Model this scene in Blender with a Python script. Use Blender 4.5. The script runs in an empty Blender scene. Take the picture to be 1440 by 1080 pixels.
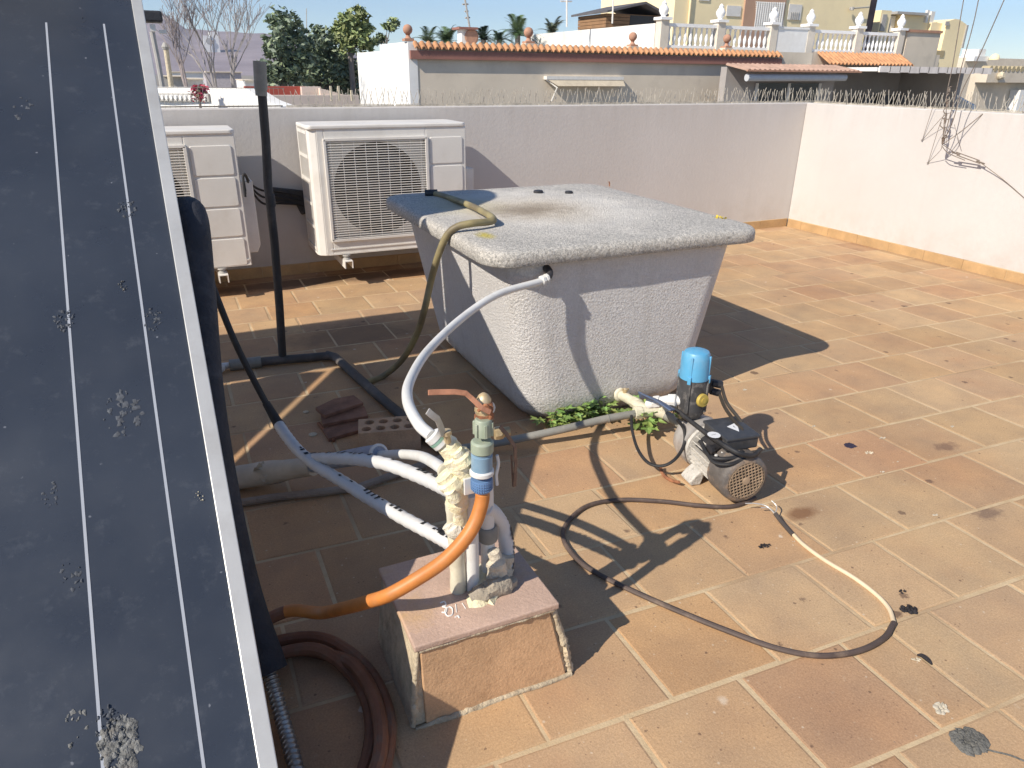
import bpy, bmesh, math, random
import numpy as np
from mathutils import Vector, Matrix, noise as mnoise
random.seed(7); RNG = np.random.RandomState(11)
SC = bpy.context.scene
COL = SC.collection
PI = math.pi

# ------------------------------------------------------------------ surveyed camera
R = np.array([[0.90797, 0.16043, -0.38711], [-0.41894, 0.36741, -0.83036], [0.00901, 0.91612, 0.40081]])
F = 998.94
H = 1.15
C = np.array([0, 0, H])
def ray(x, y): return R @ np.array([x - 720, -(y - 540), -F])
def at(x, y, z=0.0):
    r = ray(x, y); return Vector(C + r * ((z - H) / r[2]))
def atY(x, y, Y):
    r = ray(x, y); return Vector(C + r * (Y / r[1]))
def atX(x, y, X):
    r = ray(x, y); return Vector(C + r * (X / r[0]))
def V(*a): return Vector(a)

# ------------------------------------------------------------------ materials
MATS = {}
def mat(name, col, rough=.6, metal=0., var=.12, vscale=6., dirt=None, dscale=9., damt=.4, bump=0., bscale=60.,
        fine=0., fscale=220., spec=.5, tint=False, rvar=0.):
    if name in MATS: return MATS[name]
    m = bpy.data.materials.new(name); m.use_nodes = True
    nt = m.node_tree; N = nt.nodes; L = nt.links
    b = N['Principled BSDF']; b.inputs['Roughness'].default_value = rough; b.inputs['Metallic'].default_value = metal
    b.inputs['Specular IOR Level'].default_value = spec
    tc = N.new('ShaderNodeTexCoord').outputs['Object']
    def noise(s, d=5, r=.55):
        n = N.new('ShaderNodeTexNoise'); n.inputs['Scale'].default_value = s; n.inputs['Detail'].default_value = d
        n.inputs['Roughness'].default_value = r; L.new(tc, n.inputs['Vector']); return n.outputs['Fac']
    def mixc(fac, a, bb, mode='MIX'):
        x = N.new('ShaderNodeMix'); x.data_type = 'RGBA'; x.blend_type = mode
        for i, v in ((0, fac), (6, a), (7, bb)):
            if isinstance(v, (int, float)): x.inputs[i].default_value = v
            elif isinstance(v, tuple): x.inputs[i].default_value = v
            else: L.new(v, x.inputs[i])
        return x.outputs[2]
    def rng(v, a, bb, c=0., d=1.):
        x = N.new('ShaderNodeMapRange'); x.inputs[1].default_value = a; x.inputs[2].default_value = bb
        x.inputs[3].default_value = c; x.inputs[4].default_value = d; L.new(v, x.inputs[0]); return x.outputs[0]
    c4 = tuple(col) + (1,)
    if tint:
        a = N.new('ShaderNodeAttribute'); a.attribute_name = 'tint'; base = a.outputs['Color']
        base = mixc(1., base, c4, 'MULTIPLY')
    else: base = c4
    if var:
        lo = 1 - var; hi = 1 + var
        g = mixc(rng(noise(vscale), .3, .7), (lo, lo, lo, 1), (hi, hi, hi, 1))
        base = mixc(1., base, g, 'MULTIPLY')
    if fine:
        lo = 1 - fine; hi = 1 + fine
        g = mixc(rng(noise(fscale, 3, .7), .3, .7), (lo, lo, lo, 1), (hi, hi, hi, 1))
        base = mixc(1., base, g, 'MULTIPLY')
    if dirt:
        f = rng(noise(dscale, 8, .65), .5, .68, 0, damt)
        base = mixc(f, base, tuple(dirt) + (1,))
    if isinstance(base, tuple): b.inputs['Base Color'].default_value = base
    else: L.new(base, b.inputs['Base Color'])
    if rvar: L.new(rng(noise(vscale * 2), .3, .7, max(0, rough - rvar), min(1, rough + rvar)), b.inputs['Roughness'])
    if bump:
        bp = N.new('ShaderNodeBump'); bp.inputs['Strength'].default_value = bump; bp.inputs['Distance'].default_value = .01
        L.new(noise(bscale, 6, .6), bp.inputs['Height']); L.new(bp.outputs[0], b.inputs['Normal'])
    m['_'] = 1
    MATS[name] = m
    return m
class NT:
    """small node helper for the few special materials"""
    def __init__(s, name):
        s.m = bpy.data.materials.new(name); s.m.use_nodes = True; s.t = s.m.node_tree; s.N = s.t.nodes; s.L = s.t.links
        s.b = s.N['Principled BSDF']; s.tc = s.N.new('ShaderNodeTexCoord').outputs['Object']; MATS[name] = s.m
    def put(s, node, i, v):
        if hasattr(v, 'links'): s.L.new(v, node.inputs[i])
        else: node.inputs[i].default_value = v
    def noise(s, sc, d=5, r=.55, vec=None, dist=0.):
        n = s.N.new('ShaderNodeTexNoise'); n.inputs['Scale'].default_value = sc; n.inputs['Detail'].default_value = d
        n.inputs['Roughness'].default_value = r; n.inputs['Distortion'].default_value = dist
        s.L.new(vec or s.tc, n.inputs['Vector']); return n.outputs['Fac']
    def voro(s, sc, out='Distance', vec=None, feat='F1', rnd=1.):
        n = s.N.new('ShaderNodeTexVoronoi'); n.inputs['Scale'].default_value = sc; n.feature = feat
        n.inputs['Randomness'].default_value = rnd
        s.L.new(vec or s.tc, n.inputs['Vector']); return n.outputs[out]
    def mix(s, f, a, b, mode='MIX'):
        x = s.N.new('ShaderNodeMix'); x.data_type = 'RGBA'; x.blend_type = mode
        s.put(x, 0, f); s.put(x, 6, a); s.put(x, 7, b); return x.outputs[2]
    def rng(s, v, a, b, c=0., d=1.):
        x = s.N.new('ShaderNodeMapRange'); s.put(x, 0, v)
        for i, q in ((1, a), (2, b), (3, c), (4, d)): x.inputs[i].default_value = q
        return x.outputs[0]
    def math(s, op, a, b=0.):
        x = s.N.new('ShaderNodeMath'); x.operation = op; s.put(x, 0, a); s.put(x, 1, b); return x.outputs[0]
    def mapping(s, loc=(0, 0, 0), scale=(1, 1, 1), rot=(0, 0, 0)):
        x = s.N.new('ShaderNodeMapping'); s.L.new(s.tc, x.inputs[0])
        x.inputs[1].default_value = loc; x.inputs[2].default_value = rot; x.inputs[3].default_value = scale; return x.outputs[0]
    def bump(s, h, st=.5, dist=.01):
        x = s.N.new('ShaderNodeBump'); x.inputs['Strength'].default_value = st; x.inputs['Distance'].default_value = dist
        s.L.new(h, x.inputs['Height']); s.L.new(x.outputs[0], s.b.inputs['Normal'])
    def color(s, c): s.L.new(c, s.b.inputs['Base Color'])

# ------------------------------------------------------------------ mesh builder
class MB:
    def __init__(s): s.v = []; s.f = []; s.col = []
    def add(s, vs, fs, col=None):
        o = len(s.v); s.v += [tuple(p) for p in vs]; s.f += [tuple(i + o for i in f) for f in fs]
        s.col += [col] * len(fs)
        return s
    def box(s, c, d, rz=0., rx=0., ry=0., col=None):
        hx, hy, hz = d[0] / 2, d[1] / 2, d[2] / 2
        M = Matrix.Rotation(rz, 3, 'Z') @ Matrix.Rotation(ry, 3, 'Y') @ Matrix.Rotation(rx, 3, 'X')
        vs = [Vector(c) + M @ Vector((x * hx, y * hy, z * hz)) for z in (-1, 1) for y in (-1, 1) for x in (-1, 1)]
        return s.add(vs, [(0, 2, 3, 1), (4, 5, 7, 6), (0, 1, 5, 4), (2, 6, 7, 3), (0, 4, 6, 2), (1, 3, 7, 5)], col)
    def bb(s, x0, x1, y0, y1, z0, z1, col=None):
        return s.box(((x0 + x1) / 2, (y0 + y1) / 2, (z0 + z1) / 2), (abs(x1 - x0), abs(y1 - y0), abs(z1 - z0)), col=col)
    def tube(s, pts, r, n=10, cap=True, wob=0.):
        pts = [Vector(p) for p in pts]; k = len(pts)
        rs = r if isinstance(r, (list, tuple)) else [r] * k
        t0 = (pts[1] - pts[0]).normalized()
        u = t0.orthogonal().normalized(); vs = []; prev = t0
        for i, p in enumerate(pts):
            t = (pts[min(i + 1, k - 1)] - pts[max(i - 1, 0)])
            t = t.normalized() if t.length > 1e-9 else prev
            q = prev.rotation_difference(t); u = (q @ u); u = (u - t * u.dot(t)).normalized(); prev = t
            w = t.cross(u)
            for j in range(n):
                a = 2 * PI * j / n
                rr = rs[i] * (1 + (wob * (mnoise.noise(p * 40 + V(j * 1.7, 0, 0))) if wob else 0))
                vs.append(p + (u * math.cos(a) + w * math.sin(a)) * rr)
        fs = [(i * n + j, i * n + (j + 1) % n, (i + 1) * n + (j + 1) % n, (i + 1) * n + j) for i in range(k - 1) for j in range(n)]
        if cap: fs += [tuple(range(n - 1, -1, -1)), tuple((k - 1) * n + j for j in range(n))]
        return s.add(vs, fs)
    def cyl(s, a, b, r, n=16, r2=None): return s.tube([a, b], [r, r if r2 is None else r2], n)
    def lathe(s, prof, o, axis=(0, 0, 1), n=24, cap=True):
        """prof: list of (radius, height along axis)"""
        axis = Vector(axis).normalized(); u = axis.orthogonal().normalized(); w = axis.cross(u); o = Vector(o)
        vs = []
        for r, h in prof:
            for j in range(n):
                a = 2 * PI * j / n; vs.append(o + axis * h + (u * math.cos(a) + w * math.sin(a)) * max(r, 1e-5))
        k = len(prof)
        fs = [(i * n + j, i * n + (j + 1) % n, (i + 1) * n + (j + 1) % n, (i + 1) * n + j) for i in range(k - 1) for j in range(n)]
        if cap: fs += [tuple(range(n - 1, -1, -1)), tuple((k - 1) * n + j for j in range(n))]
        return s.add(vs, fs)
    def prism(s, poly, axis, d0, d1):
        """poly in the two other axes, extruded along axis ('X','Y','Z') from d0 to d1"""
        def mk(p, d): return {'X': (d, p[0], p[1]), 'Y': (p[0], d, p[1]), 'Z': (p[0], p[1], d)}[axis]
        n = len(poly); vs = [mk(p, d0) for p in poly] + [mk(p, d1) for p in poly]
        fs = [tuple(range(n - 1, -1, -1)), tuple(range(n, 2 * n))] + [(i, (i + 1) % n, n + (i + 1) % n, n + i) for i in range(n)]
        return s.add(vs, fs)
    def quad(s, a, b, c, d, col=None): return s.add([a, b, c, d], [(0, 1, 2, 3)], col)
def spline(pts, per=8):
    P = [Vector(p) for p in pts]; P = [P[0] * 2 - P[1]] + P + [P[-1] * 2 - P[-2]]; out = []
    for i in range(1, len(P) - 2):
        for k in range(per):
            t = k / per; a, b, c, d = P[i - 1:i + 3]
            out.append(.5 * ((2 * b) + (c - a) * t + (2 * a - 5 * b + 4 * c - d) * t * t + (3 * b - a - 3 * c + d) * t ** 3))
    return out + [P[-2]]
def rr_poly(x0, x1, y0, y1, r, n=6):
    out = []
    for cx, cy, a0 in ((x1 - r, y1 - r, 0), (x0 + r, y1 - r, 90), (x0 + r, y0 + r, 180), (x1 - r, y0 + r, 270)):
        for k in range(n + 1):
            a = math.radians(a0 + 90 * k / n); out.append((cx + r * math.cos(a), cy + r * math.sin(a)))
    return out

ROOT = {}
def obj(name, mb, m, parent=None, smooth=False, bevel=0., origin=None, seg=2, angle=35):
    me = bpy.data.meshes.new(name)
    vs = np.array(mb.v, dtype=float).reshape(-1, 3)
    if parent is not None:
        o = ROOT[parent.name]
    elif origin is not None: o = Vector(origin)
    else:
        mn = vs.min(0); mx = vs.max(0); o = Vector(((mn[0] + mx[0]) / 2, (mn[1] + mx[1]) / 2, mn[2]))
    vs = vs - np.array(o)
    me.from_pydata(vs.tolist(), [], mb.f); me.update()
    me.materials.append(m)
    if any(c is not None for c in mb.col):
        ca = me.color_attributes.new('tint', 'FLOAT_COLOR', 'CORNER'); dat = []
        for p, c in zip(me.polygons, mb.col):
            for _ in range(p.loop_total): dat += [*(c or (1, 1, 1)), 1.]
        ca.data.foreach_set('color', dat)
    if smooth:
        me.polygons.foreach_set('use_smooth', [True] * len(me.polygons))
        try: me.set_sharp_from_angle(angle=math.radians(angle))
        except Exception: pass
    ob = bpy.data.objects.new(name, me); COL.objects.link(ob)
    if parent is not None: ob.parent = parent; ROOT[ob.name] = o
    else: ob.location = o; ROOT[ob.name] = o
    if bevel:
        b = ob.modifiers.new('bevel', 'BEVEL'); b.width = bevel; b.segments = seg; b.limit_method = 'ANGLE'; b.angle_limit = math.radians(40)
    return ob
def thing(name, loc, label, cat, group=None):
    o = bpy.data.objects.new(name, None); COL.objects.link(o); o.location = Vector(loc); ROOT[o.name] = Vector(loc)
    o.empty_display_size = .1
    return tag(o, label, cat, group)
def tag(o, label, cat, group=None, kind=None):
    o['label'] = label; o['category'] = cat
    if group: o['group'] = group
    if kind: o['kind'] = kind
    return o
def struct(name, mb, m, kind='structure', **k):
    o = obj(name, mb, m, **k); o['kind'] = kind; return o
def dup(root, delta, label, group=None):
    r = root.copy(); COL.objects.link(r); r.location = root.location + Vector(delta); r['label'] = label
    if group: r['group'] = group
    def kids(a, b):
        for ch in list(a.children):
            if ch.name in SKIP: continue
            c = ch.copy(); COL.objects.link(c); c.parent = b; kids(ch, c)
    kids(root, r); return r
SKIP = set()
HAZE = .00022

# ------------------------------------------------------------------ world, sun, camera
SUN = Vector((1.22, .37, -1)).normalized()
EL = math.asin(-SUN.z); AZ = math.atan2(-SUN.x, -SUN.y)
w = bpy.data.worlds.new('World'); SC.world = w; w.use_nodes = True
sky = w.node_tree.nodes.new('ShaderNodeTexSky'); sky.sky_type = 'NISHITA'; sky.sun_disc = False
sky.sun_elevation = EL; sky.sun_rotation = AZ; sky.air_density = .8; sky.dust_density = .05; sky.ozone_density = 4.0; sky.altitude = 20
bg = w.node_tree.nodes['Background']; bg.inputs[1].default_value = .105
tn = w.node_tree.nodes.new('ShaderNodeMix'); tn.data_type = 'RGBA'; tn.blend_type = 'MULTIPLY'; tn.inputs[0].default_value = 1.; tn.inputs[7].default_value = (.97, .96, .96, 1)
w.node_tree.links.new(sky.outputs[0], tn.inputs[6]); w.node_tree.links.new(tn.outputs[2], bg.inputs[0])
sl = bpy.data.lights.new('sun', 'SUN'); sl.energy = 4.2; sl.angle = math.radians(.53); sl.color = (1, .92, .80)
so = bpy.data.objects.new('sun', sl); COL.objects.link(so); so.rotation_euler = SUN.to_track_quat('-Z', 'Y').to_euler(); so.location = (-6, -2, 8)
cd = bpy.data.cameras.new('camera'); cd.sensor_width = 36; cd.lens = 36 * F / 1440; cd.clip_start = .02; cd.clip_end = 9000
co = bpy.data.objects.new('camera', cd); COL.objects.link(co)
co.matrix_world = Matrix(((*R[0], 0), (*R[1], 0), (*R[2], H), (0, 0, 0, 1))); SC.camera = co
SC.view_settings.view_transform = 'Standard'; SC.view_settings.look = 'None'; SC.view_settings.exposure = .52

# ------------------------------------------------------------------ shared materials
wl_ = NT('lime_washed_render'); wl_.b.inputs['Roughness'].default_value = .9; wl_.b.inputs['Specular IOR Level'].default_value = .25
c = wl_.mix(wl_.rng(wl_.noise(1.3, 5, .6), .3, .7), (.545, .51, .48, 1), (.60, .57, .545, 1))
c = wl_.mix(wl_.rng(wl_.noise(30, 4, .6), .3, .7, 0, .5), c, (.545, .52, .50, 1))
c = wl_.mix(wl_.rng(wl_.noise(9, 6, .7, wl_.mapping((0, 0, 0), (1, 1, .05))), .55, .75, 0, .16), c, (.43, .39, .35, 1))
sp_ = wl_.N.new('ShaderNodeSeparateXYZ'); wl_.L.new(wl_.tc, sp_.inputs[0])
dr = wl_.math('MULTIPLY', wl_.rng(sp_.outputs['Z'], 4.72, 4.955), wl_.rng(wl_.noise(13, 5, .7, wl_.mapping((3, 3, 0), (1, 1, .12))), .44, .66, 0, .2)); c = wl_.mix(dr, c, (.36, .33, .29, 1))
dr = wl_.math('MULTIPLY', wl_.rng(sp_.outputs['Z'], 4.30, 4.06), wl_.rng(wl_.noise(7, 6, .7), .42, .66, 0, .4)); c = wl_.mix(dr, c, (.42, .36, .30, 1))
c = wl_.mix(wl_.rng(wl_.noise(4.3, 7, .75, wl_.mapping((7, 2, 4))), .64, .72, 0, .35), c, (.66, .63, .60, 1)); wl_.color(c); wl_.bump(wl_.noise(45, 6, .6), .2, .008); m_wall = wl_.m
m_white_metal = mat('white_enamel', (.74, .71, .66), .45, var=.06, vscale=4, dirt=(.5, .44, .36), dscale=7, damt=.25)
m_dark_plastic = mat('dark_plastic', (.028, .028, .032), .5, var=.25, vscale=14, dirt=(.12, .10, .09), dscale=20, damt=.3)
m_black_rubber = mat('black_rubber', (.018, .018, .02), .62, var=.3, vscale=20, dirt=(.1, .09, .08), dscale=30, damt=.25)
m_alu = mat('weathered_aluminium', (.62, .61, .58), .42, metal=.45, var=.08, vscale=9, dirt=(.45, .42, .38), dscale=14, damt=.35)
m_mortar = mat('cream_mortar', (.60, .52, .38), .95, var=.18, vscale=18, bump=.8, bscale=80, fine=.15, fscale=160)
m_steel = mat('dull_steel', (.42, .40, .37), .38, metal=.7, var=.2, vscale=12, dirt=(.22, .17, .12), dscale=18, damt=.5)
m_rust = mat('rusty_iron', (.30, .125, .06), .85, var=.35, vscale=40, dirt=(.13, .05, .03), dscale=50, damt=.6, bump=.4, bscale=150)
m_brass = mat('old_brass', (.48, .36, .2), .5, metal=.35, var=.3, vscale=40, dirt=(.62, .55, .42), dscale=35, damt=.7)
m_grey_pvc = mat('grey_pvc', (.225, .22, .195), .6, var=.15, vscale=14, dirt=(.38, .35, .3), dscale=16, damt=.4)
m_dusty_pvc = mat('dusty_dark_pvc', (.075, .07, .066), .7, var=.25, vscale=12, dirt=(.18, .15, .13), dscale=14, damt=.5)
m_dark_pvc = mat('black_pvc', (.035, .033, .034), .6, var=.25, vscale=12, dirt=(.12, .1, .09), dscale=14, damt=.4)
m_cream_pvc = mat('cream_pvc', (.62, .58, .45), .6, var=.14, vscale=25, dirt=(.4, .34, .24), dscale=30, damt=.4)
m_white_pvc = mat('white_hose_plastic', (.66, .655, .63), .5, var=.06, vscale=12, dirt=(.5, .46, .4), dscale=22, damt=.3)
m_foam = mat('yellowed_foam', (.78, .70, .46), .85, var=.12, vscale=30, bump=.7, bscale=75, dirt=(.80, .77, .68), dscale=42, damt=.95)

# ------------------------------------------------------------------ roof floor: hand laid tiles in a running bond
f = NT('terracotta_tiles'); f.b.inputs['Roughness'].default_value = .78; f.b.inputs['Specular IOR Level'].default_value = .25
a = f.N.new('ShaderNodeAttribute'); a.attribute_name = 'tint'
base = a.outputs['Color']
g = f.mix(f.rng(f.noise(5.5, 5, .6), .3, .7), (.84, .86, .9, 1), (1.13, 1.12, 1.06, 1)); base = f.mix(1., base, g, 'MULTIPLY')
g = f.mix(f.rng(f.noise(240, 3, .75), .32, .7), (.82, .8, .78, 1), (1.13, 1.14, 1.16, 1)); base = f.mix(1., base, g, 'MULTIPLY')
g = f.mix(f.rng(f.noise(1.1, 4, .6), .42, .66), (1, 1, 1, 1), (.9, .83, .8, 1)); base = f.mix(1., base, g, 'MULTIPLY')
# warm flashed patches of the firing, pale lime wear
base = f.mix(f.rng(f.noise(3.3, 3, .6, f.mapping((4, 2, 0))), .55, .75, 0, .3), base, (.47, .25, .135, 1))
base = f.mix(f.rng(f.noise(34, 6, .7, f.mapping((1, 7, 0))), .62, .75, 0, .35), base, (.62, .5, .36, 1))
def spots(sc, rad, seed, soft=.3):
    mp = f.mapping((seed, seed * 1.7, 0)); dd = f.voro(sc, 'Distance', mp); cc = f.N.new('ShaderNodeSeparateColor')
    f.L.new(f.voro(sc, 'Color', mp), cc.inputs[0])
    wob = f.math('MULTIPLY', f.math('SUBTRACT', f.noise(sc * 9, 4, .7), .5), rad * 1.6)
    d2 = f.math('ADD', dd, wob)
    lim = f.math('MULTIPLY', f.math('SUBTRACT', cc.outputs[0], .72), rad / .28)
    return f.rng(f.math('SUBTRACT', lim, d2), 0, rad * soft)
base = f.mix(f.math('MULTIPLY', spots(7, .11, 3.3, .6), .55), base, (.70, .60, .47, 1))
base = f.mix(f.math('MULTIPLY', spots(11, .11, 8.1), .6), base, (.74, .66, .54, 1))
base = f.mix(f.math('MULTIPLY', spots(7, .15, 1.9), .75), base, (.10, .062, .045, 1))
base = f.mix(f.math('MULTIPLY', spots(13, .19, 4.4), .7), base, (.12, .075, .055, 1))
base = f.mix(f.math('MULTIPLY', spots(34, .15, 5.2), .7), base, (.13, .08, .055, 1))
base = f.mix(f.math('MULTIPLY', spots(90, .24, 2.2), .65), base, (.17, .1, .065, 1))
base = f.mix(f.math('MULTIPLY', spots(60, .2, 6.2), .55), base, (.66, .56, .42, 1))
# damp brown stain by the pump's leaking end and darker patches left of the tank and along the walls
def blot(cx, cy, rx, ry, sc=18., amp=.9):
    mp = f.mapping((-cx / rx, -cy / ry, 0), (1 / rx, 1 / ry, 0)); ln = f.N.new('ShaderNodeVectorMath'); ln.operation = 'LENGTH'
    f.L.new(mp, ln.inputs[0])
    return f.rng(f.math('ADD', ln.outputs['Value'], f.math('MULTIPLY', f.math('SUBTRACT', f.noise(sc, 6, .7), .5), amp)), 1., .45)
p = at(1128, 722); base = f.mix(f.math('MULTIPLY', blot(p.x, p.y, .07, .035), .75), base, (.17, .075, .035, 1))
p = at(1330, 628); base = f.mix(f.math('MULTIPLY', blot(p.x, p.y, .06, .03, 40, 1.8), .6), base, (.13, .075, .06, 1))
p = at(1390, 722); base = f.mix(f.math('MULTIPLY', blot(p.x, p.y, .06, .035, 40, 1.8), .6), base, (.13, .085, .07, 1))
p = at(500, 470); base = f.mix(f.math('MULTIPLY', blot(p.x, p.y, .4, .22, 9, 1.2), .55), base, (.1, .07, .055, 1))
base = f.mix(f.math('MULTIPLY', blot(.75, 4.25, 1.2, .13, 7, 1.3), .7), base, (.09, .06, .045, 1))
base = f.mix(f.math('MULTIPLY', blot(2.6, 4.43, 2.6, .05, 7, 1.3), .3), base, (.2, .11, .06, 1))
base = f.mix(f.math('MULTIPLY', blot(4.57, 3.2, .05, 1.3, 7, 1.3), .3), base, (.2, .11, .06, 1))
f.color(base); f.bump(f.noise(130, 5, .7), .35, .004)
gr = NT('pale_grout'); gr.b.inputs['Roughness'].default_value = .95
gb = gr.mix(gr.rng(gr.noise(16, 6, .65), .3, .7), (.50, .365, .21, 1), (.62, .48, .30, 1))
gb = gr.mix(gr.rng(gr.noise(1.6, 4, .6), .48, .64, 0, .65), gb, (.30, .18, .10, 1)); gr.color(gb); gr.bump(gr.noise(150, 5, .7), .5, .004)

XW, YW, WT = 4.60, 4.46, .10            # inner faces of the parapets, wall thickness
ZW = .958
tiles = MB()
PAL = [(.515, .355, .21), (.50, .33, .188), (.495, .335, .205), (.525, .367, .215), (.485, .31, .185), (.508, .35, .208), (.51, .345, .195)]
OFFS = {-1: .904, 0: 1.0155, 1: 1.151, 2: 1.004, -2: 1.05}
def rowY(n, x): return .781 + .254 * n - .047 * (x - 1.5) * (1 if n < 6 else max(0., 1 - (n - 6) / 8))
def clipq(q):
    x = min(max(q[0], -2.2), XW - .002); y = min(max(q[1], -1.4), YW - .002); return (x, y)
for n in range(-9, 16):
    off = OFFS.get(n, 1.0155 + (.136 if n % 2 else 0) + random.uniform(-.05, .05)); sh = random.uniform(-.01, .01)
    xs = [off + .272 * k for k in range(-13, 15)]
    if n == -1: xs = sorted(xs + [1.305])
    if n > 8: xs = [x + random.uniform(-.03, .03) for x in xs]
    for a0, a1 in zip(xs[:-1], xs[1:]):
        gw = random.uniform(.0035, .006)
        q = [(a0 + gw, rowY(n, a0) + gw), (a1 - gw, rowY(n, a1) + gw), (a1 - gw, rowY(n + 1, a1) - gw), (a0 + gw, rowY(n + 1, a0) - gw)]
        q = [clipq((x + random.uniform(-.0018, .0018), y + random.uniform(-.0018, .0018))) for x, y in q]
        if abs(q[1][0] - q[0][0]) < .03 or q[3][1] - q[0][1] < .02: continue
        cx = sum(p[0] for p in q) / 4; cy = sum(p[1] for p in q) / 4
        h = random.uniform(-.0004, .0008); tl = (random.uniform(-.0008, .0008), random.uniform(-.0008, .0008))
        c = random.choice(PAL); k = random.uniform(.93, 1.06); c2 = random.choice(PAL); t = random.random()
        # tiles to the left were laid from a redder batch
        c = tuple((u * t + v * (1 - t)) * k for u, v in zip(c, c2))
        if cx < 1.3 and random.random() < .5: c = (c[0] * 1.0, c[1] * .93, c[2] * .88)
        lo = [(x, y, -.009) for x, y in q]
        ring = [(x, y, -.0014 + h) for x, y in q]
        ins = [(x + (.004 if x < cx else -.004), y + (.004 if y < cy else -.004)) for x, y in q]
        top = [(x, y, h + (x - cx) * tl[0] * 4 + (y - cy) * tl[1] * 4) for x, y in ins]
        vs = lo + ring + top
        fs = [(8, 9, 10, 11)] + [(i, (i + 1) % 4, 4 + (i + 1) % 4, 4 + i) for i in range(4)] + [(4 + i, 4 + (i + 1) % 4, 8 + (i + 1) % 4, 8 + i) for i in range(4)]
        tiles.add(vs, fs, c)
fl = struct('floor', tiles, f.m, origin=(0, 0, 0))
bed = MB(); nx, ny = 40, 40
bed.bb(-3.5, XW + WT, -3.5, YW + WT, -.3, -.0016)
struct('floor_bed', bed, gr.m, origin=(0, 0, 0))

# ------------------------------------------------------------------ parapet walls
m_skirt = mat('skirting_tile', (.47, .30, .145), .8, var=.16, vscale=7, fine=.08, fscale=150, dirt=(.3, .2, .12), dscale=12, damt=.3, bump=.2, bscale=120)
def parapet(label, back):
    wl = MB()
    t = thing('parapet_wall', (0, YW, -4) if back else (XW, 0, -4), label, 'wall', 'parapet walls round the roof')
    if back: wl.bb(-3.6, XW + WT, YW, YW + WT, -4, ZW)
    else: wl.bb(XW, XW + WT, -3.6, YW - .002, -4, ZW)
    obj('wall_body', wl, m_wall, t, bevel=.006)
    s = MB(); x = -3.5
    lim = (XW if back else YW) - .012
    while x < lim:
        x1 = min(x + .278 + random.uniform(-.006, .006), lim); hh = .062 + random.uniform(-.003, .003)
        if back: s.bb(x, x1 - .004, YW - .010, YW + .001, -.002, hh)
        else: s.bb(XW - .010, XW + .001, x, x1 - .004, -.002, hh)
        x = x1
    obj('skirting', s, m_skirt, t, bevel=.002)
    s2 = MB()
    if back: s2.bb(-3.5, XW - .011, YW - .0055, YW + .001, -.002, .065)
    else: s2.bb(XW - .0055, XW + .001, -3.5, YW - .011, -.002, .065)
    obj('skirting_grout', s2, gr.m, t)
    return t
parapet('pale rendered parapet wall behind the two air conditioners, tan tile skirting', True)
parapet('brightly sunlit pale parapet wall on the right, tan tile skirting', False)

# bird spikes along the parapet tops: short strips laid end to end
m_spike = mat('spike_wire', (.50, .45, .37), .5, metal=.15, var=.3, vscale=30)
m_spike_base = mat('spike_rail', (.17, .15, .13), .6, var=.3, vscale=20, dirt=(.4, .36, .3), dscale=40, damt=.5)
def spike_mesh(nw, seed, L=.32):
    r = random.Random(seed); s = MB()
    s.bb(0, L - .008, -.011, .011, 0, .007)
    for k in range(nw):
        x = (k + .5) * L / nw + r.uniform(-.006, .006); d = (k % 2 * 2 - 1) * r.uniform(.012, .03) + r.uniform(-.012, .012); e = r.uniform(-.022, .022)
        h = r.uniform(.075, .112)
        s.tube([(x, 0, .006), (x + d * .55, e * .5, h * .55), (x + d, e, h)], .0019, 4)
    s.tube([(0, -.006, .010), (L * .5, -.005, .0135), (L - .01, -.006, .010)], .002, 5)
    return s
protos = []
strip_n = 0
BACKL = ['beside the red awning', 'in front of the trees', 'in front of the white house end wall', 'in front of the tiled eave house', 'below the cream window awning', 'right of the cream window awning', 'in front of the balustrades', 'by the wall corner']
def strip(x, y, rz, label):
    global strip_n
    if len(protos) < 4:
        me_o = obj('bird_spike_strip', spike_mesh([15, 18, 17, 20][len(protos)], 100 + len(protos)), m_spike, origin=(0, 0, 0)); protos.append(me_o); o = me_o
    else:
        o = random.choice(protos[:4]).copy(); COL.objects.link(o)
    o.location = (x, y, ZW); o.rotation_euler = (0, 0, rz); tag(o, label, 'bird spikes', 'bird spike strips along the parapet tops'); strip_n += 1
ys = YW + WT - .03
x = .66; cuts = []
while x < XW - .02:
    strip(x, ys, 0, 'strip of thin wire bird spikes along the top of the back parapet'); x += .325
y = YW - .0
while y > 1.2:
    y -= .325; strip(XW + WT - .03, y, PI / 2, 'strip of thin wire bird spikes along the top of the sunlit right parapet')
# low wire fence on the left stretch of the parapet
fe = thing('wire_fence', (-.6, ys, ZW), 'low rusty wire mesh fence on the parapet, left of the dark pole', 'fence')
s = MB()
for k in range(62): s.tube([(-.9 + k * .025, ys, ZW), (-.9 + k * .025 + random.uniform(-.003, .003), ys, ZW + .105)], .0009, 4)
obj('mesh_wires', s, m_spike, fe)
s = MB(); s.tube([(-.92, ys, ZW + .102), (.2, ys + .003, ZW + .104), (.66, ys, ZW + .101)], .0018, 5)
s.tube([(-.92, ys, ZW + .008), (.64, ys, ZW + .008)], .004, 6)
obj('rail_wire', s, m_spike_base, fe)

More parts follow.
